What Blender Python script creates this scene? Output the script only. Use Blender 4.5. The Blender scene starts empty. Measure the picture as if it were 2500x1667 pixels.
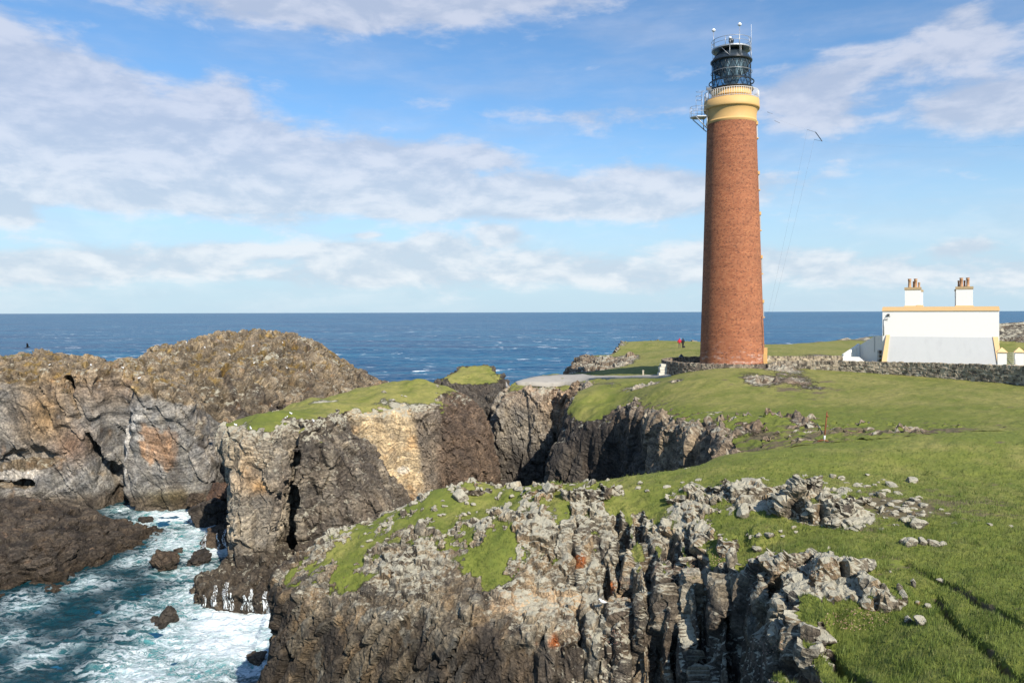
import bpy, bmesh, math, random
import numpy as np
from mathutils import Vector, Matrix
from mathutils.bvhtree import BVHTree

# ------------------------------------------------------------------ camera, light, sky
scene = bpy.context.scene
COL = scene.collection
CAMZ = 24.0            # eye height above the sea, metres
FPX = 1900.0           # focal length in pixels of the 2500 px wide photograph
ROLL = 0.0026

cam_d = bpy.data.cameras.new('camera')
cam = bpy.data.objects.new('camera', cam_d)
COL.objects.link(cam)
cam.location = (0, 0, CAMZ)
cam.rotation_euler = (math.radians(90), ROLL, 0)
cam_d.sensor_width = 36.0
cam_d.lens = FPX / 2500.0 * 36.0
cam_d.shift_y = -71.5 / 2500.0
cam_d.clip_start = 0.5
cam_d.clip_end = 120000.0
scene.camera = cam

SUN_EL, SUN_AZ = math.radians(38), math.radians(27)     # azimuth: to the right of straight behind the camera
S = Vector((math.sin(SUN_AZ) * math.cos(SUN_EL), -math.cos(SUN_AZ) * math.cos(SUN_EL), math.sin(SUN_EL)))
sun_d = bpy.data.lights.new('sun', 'SUN')
sun_d.energy = 5.0
sun_d.angle = math.radians(0.5)
sun_d.color = (1.0, 0.92, 0.80)
sun = bpy.data.objects.new('sun', sun_d)
COL.objects.link(sun)
sun.rotation_euler = S.to_track_quat('Z', 'Y').to_euler()
sun.location = (40, -60, 120)

scene.view_settings.view_transform = 'Standard'
scene.view_settings.look = 'None'
scene.view_settings.exposure = 0.42
scene.view_settings.gamma = 1.0
scene.render.engine = 'CYCLES'
scene.cycles.use_denoising = True
scene.cycles.max_bounces = 6
scene.cycles.diffuse_bounces = 2
scene.cycles.glossy_bounces = 3
scene.cycles.transparent_max_bounces = 12
scene.cycles.caustics_reflective = False
scene.cycles.caustics_refractive = False


class NT:
    """small helper for building node trees"""
    def __init__(self, tree):
        self.t = tree; self.n = tree.nodes; self.l = tree.links

    def node(self, kind, **kw):
        nd = self.n.new(kind)
        for k, v in kw.items():
            setattr(nd, k, v)
        return nd

    def put(self, sock, val):
        if isinstance(val, bpy.types.NodeSocket):
            self.l.new(val, sock)
        elif val is not None:
            if hasattr(sock.default_value, '__len__') and not hasattr(val, '__len__'):
                val = [val] * len(sock.default_value)
            if hasattr(sock.default_value, '__len__') and len(sock.default_value) == 4 and len(val) == 3:
                val = tuple(val) + (1.0,)
            sock.default_value = val

    def m(self, op, a, b=None, c=None, clamp=False):
        nd = self.node('ShaderNodeMath', operation=op, use_clamp=clamp)
        self.put(nd.inputs[0], a)
        if b is not None: self.put(nd.inputs[1], b)
        if c is not None: self.put(nd.inputs[2], c)
        return nd.outputs[0]

    def vm(self, op, a, b=None, scale=None):
        nd = self.node('ShaderNodeVectorMath', operation=op)
        self.put(nd.inputs[0], a)
        if b is not None: self.put(nd.inputs[1], b)
        if scale is not None: self.put(nd.inputs['Scale'], scale)
        return nd.outputs[0]

    def mix(self, f, a, b, mode='MIX'):
        nd = self.node('ShaderNodeMix', data_type='RGBA', blend_type=mode)
        self.put(nd.inputs[0], f); self.put(nd.inputs[6], a); self.put(nd.inputs[7], b)
        return nd.outputs[2]

    def ramp(self, f, lo, hi, a=0.0, b=1.0, smooth=True):
        nd = self.node('ShaderNodeMapRange', interpolation_type='SMOOTHSTEP' if smooth else 'LINEAR', clamp=True)
        self.put(nd.inputs[0], f); self.put(nd.inputs[1], lo); self.put(nd.inputs[2], hi)
        self.put(nd.inputs[3], a); self.put(nd.inputs[4], b)
        return nd.outputs[0]

    def noise(self, vec, scale, detail=4, rough=0.55, dist=0.0, out=0, typ=None):
        nd = self.node('ShaderNodeTexNoise')
        if typ: nd.noise_type = typ
        self.put(nd.inputs['Vector'], vec); self.put(nd.inputs['Scale'], scale)
        self.put(nd.inputs['Detail'], detail); self.put(nd.inputs['Roughness'], rough)
        self.put(nd.inputs['Distortion'], dist)
        return nd.outputs[out]

    def voro(self, vec, scale, feature='F1', out='Distance', rnd=1.0):
        nd = self.node('ShaderNodeTexVoronoi', feature=feature)
        self.put(nd.inputs['Vector'], vec); self.put(nd.inputs['Scale'], scale)
        self.put(nd.inputs['Randomness'], rnd)
        return nd.outputs[out]

    def mapping(self, vec, loc=(0, 0, 0), rot=(0, 0, 0), scale=(1, 1, 1)):
        nd = self.node('ShaderNodeMapping')
        self.put(nd.inputs[0], vec); nd.inputs[1].default_value = loc
        nd.inputs[2].default_value = rot; nd.inputs[3].default_value = scale
        return nd.outputs[0]

    def bump(self, h, strength=0.5, dist=0.1, normal=None):
        nd = self.node('ShaderNodeBump')
        self.put(nd.inputs['Strength'], strength); self.put(nd.inputs['Distance'], dist)
        self.put(nd.inputs['Height'], h)
        if normal is not None: self.put(nd.inputs['Normal'], normal)
        return nd.outputs[0]

    def attr(self, name, out='Fac'):
        nd = self.node('ShaderNodeAttribute', attribute_name=name)
        return nd.outputs[out]


# world: physical sky, with cloud banks placed by azimuth and elevation
world = bpy.data.worlds.new('World')
scene.world = world
world.use_nodes = True
w = NT(world.node_tree)
w.n.clear()
sky = w.node('ShaderNodeTexSky', sky_type='NISHITA')
sky.sun_disc = False
sky.sun_elevation = SUN_EL
sky.sun_rotation = math.atan2(S.x, S.y)
sky.altitude = 20
sky.air_density = 1.0
sky.dust_density = 0.4
sky.ozone_density = 2.2
tc = w.node('ShaderNodeTexCoord')
D = tc.outputs['Generated']
sep = w.node('ShaderNodeSeparateXYZ'); w.l.new(D, sep.inputs[0])
az = w.m('ARCTAN2', sep.outputs[0], sep.outputs[1])
el = w.m('ARCSINE', sep.outputs[2])


def azel(u, v):
    x = (u - 1250) / FPX; z = -(v - 762 + ROLL * (u - 1250)) / FPX
    return math.atan(x), math.atan(z / math.hypot(1, x))


CLOUDS = [  # bank centre and half size (in photo pixels turned into sky angles), density
    (0, 190, 260, 130, 1.0), (230, 300, 400, 140, 1.1), (600, 390, 430, 95, 1.0), (900, 430, 240, 75, .9),
    (200, 430, 480, 60, .8), (560, 235, 90, 60, .55), (560, 500, 500, 45, .65),
    (1430, 470, 340, 62, .95), (1180, 500, 270, 42, .75), (1650, 490, 170, 50, .6),
    (1380, 290, 230, 34, .5), (1040, 245, 70, 26, .4), (1180, 390, 100, 22, .5), (1560, 260, 140, 18, .38),
    (750, -15, 650, 55, .75), (800, 25, 420, 45, .6), (1200, 10, 300, 40, .5),
    (2180, 140, 330, 55, .55), (2000, 200, 190, 42, .5), (1970, 275, 120, 65, .8), (2440, 235, 200, 70, .75),
    (2330, 120, 130, 70, .6), (2330, 270, 190, 45, .7), (2480, 300, 90, 60, .8), (1640, 130, 70, 60, .4), (2330, 20, 160, 30, .5),
    (1940, 430, 260, 40, .45), (2250, 520, 300, 26, .35),
    (1100, 655, 500, 50, .85), (350, 655, 500, 40, .7), (700, 612, 420, 16, .75), (1210, 582, 62, 18, 1.1),
    (1065, 602, 55, 26, 1.1), (25, 520, 50, 36, 1.0), (1700, 660, 400, 50, .7), (2250, 660, 420, 50, .6),
    (2385, 590, 66, 19, 1.0), (2300, 600, 60, 16, .7), (100, 620, 300, 22, .55), (890, 583, 52, 9, .6),
    (-700, 300, 500, 200, 1.0), (3300, 250, 500, 200, .9), (-600, 650, 600, 60, .9), (3200, 650, 600, 60, .9),
    (1780, 615, 110, 20, .6),
]
acc = None
wv = w.node('ShaderNodeCombineXYZ')
w.put(wv.inputs[0], w.m('MULTIPLY', az, 1.0)); w.put(wv.inputs[1], w.m('MULTIPLY', el, 2.1)); w.put(wv.inputs[2], 0.0)
cv = wv.outputs[0]
warp = w.noise(cv, 5.0, 3, 0.5, out=1)
warp2 = w.node('ShaderNodeSeparateXYZ'); w.l.new(warp, warp2.inputs[0])
azw = w.m('MULTIPLY_ADD', w.m('SUBTRACT', warp2.outputs[0], 0.5), 0.10, az)
elw = w.m('MULTIPLY_ADD', w.m('SUBTRACT', warp2.outputs[1], 0.5), 0.045, el)
for (u, v, ru, rv, st) in CLOUDS:
    a0, e0 = azel(u, v)
    cosa = math.cos(a0)
    ra = ru / FPX * cosa * cosa; re = rv / FPX * cosa
    dx = w.m('MULTIPLY', w.m('SUBTRACT', azw, a0), 1 / ra)
    dy = w.m('MULTIPLY', w.m('SUBTRACT', elw, e0), 1 / re)
    d2 = w.m('MULTIPLY_ADD', dx, dx, w.m('MULTIPLY', dy, dy))
    g = w.m('MULTIPLY', w.m('EXPONENT', w.m('MULTIPLY', d2, -0.9)), st)
    acc = g if acc is None else w.m('ADD', acc, g)
n1 = w.noise(cv, 9.0, 8, 0.58, 0.25)
n2 = w.noise(w.mapping(cv, loc=(3.1, 1.7, 0), scale=(1, 1.6, 1)), 22.0, 6, 0.6, 0.15)
field = w.m('ADD', acc, w.m('MULTIPLY', w.m('SUBTRACT', n1, 0.5), 1.9))
field = w.m('ADD', field, w.m('MULTIPLY', w.m('SUBTRACT', n2, 0.5), 0.8))
dens = w.ramp(field, 0.16, 0.92)
dens = w.m('MULTIPLY', dens, 0.84)
# pale wispy veil everywhere
veil = w.ramp(w.noise(w.mapping(cv, scale=(1, 2.0, 1)), 4.0, 7, 0.6), 0.36, 0.75, 0.0, 0.34)
dens = w.m('MAXIMUM', dens, veil)
# own light of the cloud: thick parts a little greyer, edges and tops whiter
n3 = w.noise(w.mapping(cv, loc=(0.0, -0.035, 0)), 9.0, 8, 0.58, 0.25)
lit = w.m('SUBTRACT', n1, n3)
low = w.ramp(el, 0.03, 0.26, 1.0, 0.0)
shade = w.ramp(w.m('ADD', lit, w.m('MULTIPLY', w.m('SUBTRACT', n2, 0.5), 0.25)), -0.13, 0.15)
cc_hi = w.mix(shade, (0.375, 0.43, 0.55), (0.52, 0.55, 0.64))
cc_lo = w.mix(shade, (0.45, 0.53, 0.615), (0.66, 0.69, 0.72))
ccol = w.mix(low, cc_hi, cc_lo)
skyc = w.vm('MULTIPLY', sky.outputs[0], (0.077, 0.104, 0.122))
# horizon air: whitens the last few degrees
hz = w.ramp(el, 0.0, 0.26, 0.90, 0.0)
skyc = w.mix(hz, skyc, (0.42, 0.555, 0.66))
final = w.mix(dens, skyc, ccol)
bg = w.node('ShaderNodeBackground'); w.put(bg.inputs[0], final); bg.inputs[1].default_value = 1.0
wo = w.node('ShaderNodeOutputWorld'); w.l.new(bg.outputs[0], wo.inputs[0])


# ------------------------------------------------------------------ helpers
def at(u, v, Y):
    """photo pixel (2500 wide) at depth Y metres -> world point"""
    du, dv = u - 1250.0, v - 762.0
    a = du - ROLL * dv; b = dv + ROLL * du
    return np.array((a / FPX * Y, Y, CAMZ - b / FPX * Y))


def tag(o, label=None, cat=None, group=None, kind=None):
    if label: o['label'] = label
    if cat: o['category'] = cat
    if group: o['group'] = group
    if kind: o['kind'] = kind
    return o


def hash_u(ix, iy, iz, seed):
    h = (ix.astype(np.int64) * 374761393 + iy.astype(np.int64) * 668265263 + iz.astype(np.int64) * 2147483647 + seed * 1274126177) & 0xFFFFFFFF
    h = ((h ^ (h >> 13)) * 1274126177) & 0xFFFFFFFF
    h = h ^ (h >> 16)
    h = (h * 2246822519) & 0xFFFFFFFF
    return h ^ (h >> 15)


def h01(ix, iy, iz, seed):
    return (hash_u(ix, iy, iz, seed) & 0xFFFFFF).astype(np.float32) / 16777215.0


def vnoise(P, seed=0):
    """gradient noise, P (n,3) -> about -1..1"""
    F = np.floor(P).astype(np.int64); t = (P - F).astype(np.float32)
    s = t * t * t * (t * (t * 6 - 15) + 10)
    out = 0
    for dx in (0, 1):
        wx = s[:, 0] if dx else 1 - s[:, 0]
        for dy in (0, 1):
            wy = s[:, 1] if dy else 1 - s[:, 1]
            for dz in (0, 1):
                wz = s[:, 2] if dz else 1 - s[:, 2]
                h = hash_u(F[:, 0] + dx, F[:, 1] + dy, F[:, 2] + dz, seed)
                gx = ((h & 1023).astype(np.float32) / 511.5 - 1)
                gy = (((h >> 10) & 1023).astype(np.float32) / 511.5 - 1)
                gz = (((h >> 20) & 1023).astype(np.float32) / 511.5 - 1)
                out = out + wx * wy * wz * (gx * (t[:, 0] - dx) + gy * (t[:, 1] - dy) + gz * (t[:, 2] - dz))
    return out * 1.5


def fbm(P, octs=4, gain=0.5, seed=0):
    o = 0; a = 1.0; tot = 0; Q = P
    for i in range(octs):
        o = o + a * vnoise(Q, seed + i * 17); tot += a
        a *= gain; Q = Q * 2.03 + 11.7
    return o / tot


def voronoi(P, seed=0, jit=0.9):
    """F1, F2, random id per cell (three randoms)"""
    F = np.floor(P).astype(np.int64); t = (P - F).astype(np.float32)
    n = len(P)
    f1 = np.full(n, 9.0, np.float32); f2 = np.full(n, 9.0, np.float32); idv = np.zeros(n, np.int64)
    for dx in (-1, 0, 1):
        for dy in (-1, 0, 1):
            for dz in (-1, 0, 1):
                h = hash_u(F[:, 0] + dx, F[:, 1] + dy, F[:, 2] + dz, seed)
                ox = (h & 1023).astype(np.float32) / 1023 - .5
                oy = ((h >> 10) & 1023).astype(np.float32) / 1023 - .5
                oz = ((h >> 20) & 1023).astype(np.float32) / 1023 - .5
                d = (dx + .5 + ox * jit - t[:, 0]) ** 2 + (dy + .5 + oy * jit - t[:, 1]) ** 2 + (dz + .5 + oz * jit - t[:, 2]) ** 2
                near = d < f1
                f2 = np.where(near, f1, np.minimum(f2, d))
                idv = np.where(near, h, idv)
                f1 = np.where(near, d, f1)
    h = idv
    r1 = ((h * 2654435761 >> 7) & 4095).astype(np.float32) / 4095
    r2 = ((h * 40503 >> 5) & 4095).astype(np.float32) / 4095
    return np.sqrt(f1), np.sqrt(f2), r1, r2


def rbf_fit(pts, smooth=0.02):
    P = np.array(pts, float); n = len(P)
    d = np.linalg.norm(P[:, None, :2] - P[None, :, :2], axis=2)
    K = np.where(d > 0, d * d * np.log(d + 1e-9), 0.0) + smooth * np.eye(n)
    A = np.zeros((n + 3, n + 3)); A[:n, :n] = K
    A[:n, n] = 1; A[:n, n + 1:] = P[:, :2]; A[n:, :n] = A[:n, n:].T
    b = np.zeros(n + 3); b[:n] = P[:, 2]
    return P[:, :2], np.linalg.solve(A, b)


def rbf_eval(fit, X, Y):
    C, wts = fit
    sh = X.shape; x = X.ravel(); y = Y.ravel()
    out = np.zeros(len(x))
    for s in range(0, len(x), 40000):
        xs, ys = x[s:s + 40000], y[s:s + 40000]
        d2 = (xs[:, None] - C[None, :, 0]) ** 2 + (ys[:, None] - C[None, :, 1]) ** 2
        K = 0.5 * d2 * np.log(d2 + 1e-12)
        out[s:s + 40000] = K @ wts[:len(C)] + wts[len(C)] + wts[len(C) + 1] * xs + wts[len(C) + 2] * ys
    return out.reshape(sh)


def poly_sd(poly, X, Y):
    """signed distance to a plan outline, negative inside"""
    x = X.ravel(); y = Y.ravel()
    d = np.full(x.shape, 1e9); inside = np.zeros(x.shape, bool)
    n = len(poly)
    for i in range(n):
        ax, ay = poly[i]; bx, by = poly[(i + 1) % n]
        ex, ey = bx - ax, by - ay
        t = np.clip(((x - ax) * ex + (y - ay) * ey) / (ex * ex + ey * ey + 1e-12), 0, 1)
        d = np.minimum(d, (x - ax - t * ex) ** 2 + (y - ay - t * ey) ** 2)
        c = ((ay > y) != (by > y)) & (x < (bx - ax) * (y - ay) / (by - ay + 1e-12) + ax)
        inside ^= c
    d = np.sqrt(d)
    return np.where(inside, -d, d).reshape(X.shape)


def smax(a, b, k):
    h = np.clip(0.5 + 0.5 * (a - b) / k, 0, 1)
    return b + (a - b) * h + k * h * (1 - h)


def smin(a, b, k):
    return -smax(-a, -b, k)


def sstep(x, a, b):
    t = np.clip((x - a) / (b - a), 0, 1)
    return t * t * (3 - 2 * t)


def noise2(X, Y, s, seed=0, octs=3):
    P = np.stack([X.ravel() * s, Y.ravel() * s, np.full(X.size, 3.7)], 1)
    return fbm(P, octs, seed=seed).reshape(X.shape)


def surface_nets(f, xs, ys, zs):
    ins = f < 0
    nx, ny, nz = f.shape
    s = ins[:-1, :-1, :-1].astype(np.int8)
    cnt = np.zeros((nx - 1, ny - 1, nz - 1), np.int8)
    for a in (0, 1):
        for b in (0, 1):
            for c in (0, 1):
                cnt += ins[a:nx - 1 + a, b:ny - 1 + b, c:nz - 1 + c]
    act = (cnt > 0) & (cnt < 8)
    I, J, K = np.nonzero(act)
    idx = np.full((nx - 1, ny - 1, nz - 1), -1, np.int32)
    idx[I, J, K] = np.arange(len(I))
    co = {}
    for a in (0, 1):
        for b in (0, 1):
            for c in (0, 1):
                co[a, b, c] = f[I + a, J + b, K + c]
    acc = np.zeros((len(I), 3)); num = np.zeros(len(I))
    corners = list(co.keys())
    for i, p in enumerate(corners):
        for q in corners[i + 1:]:
            if sum(abs(p[k] - q[k]) for k in range(3)) != 1: continue
            f0, f1 = co[p], co[q]
            m = (f0 < 0) != (f1 < 0)
            t = np.where(m, f0 / np.where(m, f0 - f1, 1), 0)
            for k in range(3):
                acc[:, k] += np.where(m, p[k] + t * (q[k] - p[k]), 0)
            num += m
    acc /= num[:, None]
    V = np.empty_like(acc)
    V[:, 0] = xs[I] + acc[:, 0] * (xs[I + 1] - xs[I])
    V[:, 1] = ys[J] + acc[:, 1] * (ys[J + 1] - ys[J])
    V[:, 2] = zs[K] + acc[:, 2] * (zs[K + 1] - zs[K])
    quads = []
    # edges along x, y, z
    for ax in range(3):
        sl0 = [slice(None)] * 3; sl1 = [slice(None)] * 3
        sl0[ax] = slice(0, -1); sl1[ax] = slice(1, None)
        A = ins[tuple(sl0)]; B = ins[tuple(sl1)]
        ch = A != B
        i, j, k = np.nonzero(ch)
        o = [(ax + 1) % 3, (ax + 2) % 3]
        pos = [i, j, k]
        lim = [nx - 1, ny - 1, nz - 1]
        ok = (pos[o[0]] > 0) & (pos[o[0]] < lim[o[0]]) & (pos[o[1]] > 0) & (pos[o[1]] < lim[o[1]])
        pos = [p[ok] for p in pos]
        flag = A[pos[0], pos[1], pos[2]]
        qs = []
        for (da, db) in ((-1, -1), (0, -1), (0, 0), (-1, 0)):
            q = [pos[0].copy(), pos[1].copy(), pos[2].copy()]
            q[o[0]] += da; q[o[1]] += db
            qs.append(idx[q[0], q[1], q[2]])
        Q = np.stack(qs, 1)
        Q = np.where(flag[:, None], Q, Q[:, ::-1])
        quads.append(Q)
    return V, np.concatenate(quads)


def vnormals(V, Q):
    a = V[Q[:, 2]] - V[Q[:, 0]]; b = V[Q[:, 3]] - V[Q[:, 1]]
    fn = np.cross(a, b)
    N = np.zeros_like(V)
    for k in range(3):
        for c in range(4):
            N[:, k] += np.bincount(Q[:, c], fn[:, k], len(V))
    return N / (np.linalg.norm(N, axis=1)[:, None] + 1e-12)


def make_mesh(name, V, Q, mat=None, attrs=None, smooth=False, parent=None):
    me = bpy.data.meshes.new(name)
    n = len(V); m = len(Q); k = Q.shape[1]
    me.vertices.add(n); me.vertices.foreach_set('co', np.asarray(V, np.float32).ravel())
    me.loops.add(m * k); me.loops.foreach_set('vertex_index', np.asarray(Q, np.int32).ravel())
    me.polygons.add(m)
    me.polygons.foreach_set('loop_start', np.arange(0, m * k, k, dtype=np.int32))
    me.polygons.foreach_set('use_smooth', np.full(m, smooth, bool))
    me.update(calc_edges=True)
    for an, arr in (attrs or {}).items():
        if arr.ndim == 1:
            at_ = me.attributes.new(an, 'FLOAT', 'POINT'); at_.data.foreach_set('value', arr.astype(np.float32))
        else:
            at_ = me.attributes.new(an, 'FLOAT_COLOR', 'POINT')
            c = np.ones((n, 4), np.float32); c[:, :3] = arr
            at_.data.foreach_set('color', c.ravel())
    o = bpy.data.objects.new(name, me)
    COL.objects.link(o)
    if mat: me.materials.append(mat)
    if parent is not None: o.parent = parent
    return o


# ------------------------------------------------------------------ ground and rock material
def mat_new(name):
    m = bpy.data.materials.new(name); m.use_nodes = True
    t = NT(m.node_tree); t.n.clear()
    out = t.node('ShaderNodeOutputMaterial')
    return m, t, out


def bsdf(t, out, color, rough=0.8, spec=0.3, metal=0.0, normal=None, **kw):
    b = t.node('ShaderNodeBsdfPrincipled')
    t.put(b.inputs['Base Color'], color); t.put(b.inputs['Roughness'], rough)
    t.put(b.inputs['Specular IOR Level'], spec); t.put(b.inputs['Metallic'], metal)
    if normal is not None: t.put(b.inputs['Normal'], normal)
    for k, v in kw.items(): t.put(b.inputs[k], v)
    if out is not None: t.l.new(b.outputs[0], out.inputs[0])
    return b


def ground_material(name, fine=1.0, band=1.0, lichen=1.0, crk=0.35, bc=1.0):
    """rock with strata, cracks and lichen; turf where attribute 'turf' says so"""
    m, t, out = mat_new(name)
    geo = t.node('ShaderNodeNewGeometry')
    P = geo.outputs['Position']
    nz = t.node('ShaderNodeSeparateXYZ'); t.l.new(geo.outputs['Normal'], nz.inputs[0])
    tint = t.attr('tint', 'Color')
    turf = t.attr('turf'); stv = t.attr('strata'); gt = t.attr('tone')
    # rock colour
    nA = t.noise(P, 1.3 * fine, 8, 0.62)
    nB = t.noise(P, 9.0 * fine, 6, 0.65)
    nC = t.noise(P, 40.0 * fine, 3, 0.6)
    sv = t.node('ShaderNodeCombineXYZ'); t.put(sv.inputs[0], t.m('MULTIPLY', stv, 3.2 * band)); t.put(sv.inputs[1], t.m('MULTIPLY', nA, 0.35))
    bands = t.noise(sv.outputs[0], 1.6, 8, 0.72)
    sv2 = t.node('ShaderNodeCombineXYZ'); t.put(sv2.inputs[0], t.m('MULTIPLY', stv, 9.0 * band)); t.put(sv2.inputs[1], t.m('MULTIPLY', nA, 2.0))
    bands2 = t.noise(sv2.outputs[0], 1.6, 4, 0.7)
    c = t.vm('MULTIPLY', tint, t.mix(t.ramp(bands, 0.5 - .3 / bc, 0.5 + .3 / bc), (0.40, 0.39, 0.40), (1.62, 1.58, 1.5)))
    c = t.vm('MULTIPLY', c, t.mix(t.ramp(nB, .25, .75), (0.42, 0.41, 0.40), (1.60, 1.56, 1.5)))
    c = t.vm('MULTIPLY', c, t.mix(t.ramp(nA, .3, .7), (0.70, 0.72, 0.76), (1.25, 1.2, 1.12)))
    # dark crust and black fine cracks
    vv = t.voro(t.vm('ADD', P, t.vm('SCALE', t.noise(P, 1.5, 3, .5, out=1), scale=0.7)), 1.7 * fine, 'DISTANCE_TO_EDGE')
    crack = t.ramp(vv, 0.0, 0.04, 1.0 - crk, 1.0)
    c = t.vm('MULTIPLY', c, t.mix(crack, (0.35, 0.33, 0.32), (1, 1, 1)))
    thin = t.ramp(bands2, 0.30, 0.42, 0.42, 1.0)
    c = t.vm('MULTIPLY', c, t.mix(thin, (0.5, 0.5, 0.5), (1, 1, 1)))
    # lichen on ledges that look up
    up = t.ramp(nz.outputs[2], 0.05, 0.75)
    lm = t.m('MULTIPLY', t.attr('lichen'), t.m('ADD', t.m('MULTIPLY', up, 1.15), 0.02))
    ln = t.noise(P, 3.2 * fine, 8, 0.72)
    lf = t.ramp(t.m('ADD', ln, t.m('MULTIPLY', lm, 0.42)), 0.64, 0.80)
    lf = t.m('MULTIPLY', lf, lichen)
    lcol = t.mix(t.noise(P, 3.0, 3, .5), (0.30, 0.28, 0.21), (0.50, 0.465, 0.365))
    lcol = t.vm('MULTIPLY', lcol, t.mix(nC, (0.5, 0.5, 0.5), (1.35, 1.35, 1.35)))
    c = t.mix(lf, c, lcol)
    # orange lichen flecks
    of = t.m('MULTIPLY', t.ramp(t.noise(P, 2.3, 6, .7), 0.66, 0.74), t.attr('ochre'))
    c = t.mix(t.m('MULTIPLY', of, 0.75), c, (0.40, 0.20, 0.035))
    # turf
    g1 = t.noise(P, 0.35, 6, 0.6); g2 = t.noise(P, 3.0, 9, 0.74); g3 = t.noise(P, 26.0, 6, 0.78)
    gc = t.mix(t.ramp(t.m('ADD', g1, t.m('SUBTRACT', gt, 0.5)), 0.3, 0.72), (0.148, 0.168, 0.034), (0.250, 0.230, 0.076))
    gc = t.mix(t.ramp(g2, 0.40, 0.72, 0, 0.6), gc, (0.100, 0.132, 0.022))
    gc = t.vm('MULTIPLY', gc, t.mix(g3, (0.42, 0.46, 0.40), (1.55, 1.5, 1.45)))
    gc = t.mix(t.ramp(t.noise(P, 0.8, 5, .62), .46, .70, 0, .42), gc, (0.078, 0.112, 0.022))
    # bare peat where the turf is thin
    peat = t.ramp(t.m('ADD', t.noise(t.mapping(P, scale=(0.55, 1.0, 1.0)), 0.9, 7, 0.68), t.m('MULTIPLY', t.attr('bare'), 0.35)), 0.70, 0.78)
    gc = t.mix(t.m('MULTIPLY', peat, 0.85), gc, (0.12, 0.09, 0.062))
    gm = t.ramp(t.m('ADD', turf, t.m('MULTIPLY', t.m('SUBTRACT', t.noise(P, 7.0 * fine, 7, .72), 0.5), 0.9)), 0.42, 0.56)
    col = t.mix(gm, c, gc)
    hr = t.m('ADD', t.m('MULTIPLY', bands, 0.55), t.m('MULTIPLY', nB, 0.5))
    hr = t.m('ADD', hr, t.m('MULTIPLY', crack, 0.35))
    hr = t.m('ADD', hr, t.m('MULTIPLY', nA, 1.0))
    hr = t.m('ADD', hr, t.m('MULTIPLY', nC, 0.10))
    hg = t.m('ADD', t.m('MULTIPLY', g3, 0.14), t.m('MULTIPLY', g2, 0.22))
    h = t.node('ShaderNodeMix', data_type='FLOAT'); t.put(h.inputs[0], gm); t.put(h.inputs[2], hr); t.put(h.inputs[3], hg)
    bn = t.bump(h.outputs[0], 1.0, 0.13 / fine)
    bsdf(t, out, col, t.mix(gm, (.78, .78, .78), (.9, .9, .9)), 0.25, normal=bn)
    return m


M_NEAR = ground_material('near_rock_and_turf', 1.0, 1.0, 1.0, 0.45, 1.0)
M_FAR = ground_material('far_rock_and_turf', 0.5, 0.8, 1.0, 0.15, 1.3)


# ------------------------------------------------------------------ landforms
def world_pts(lst):
    out = []
    for p in lst:
        out.append(tuple(at(*p)))
    return out


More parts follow.
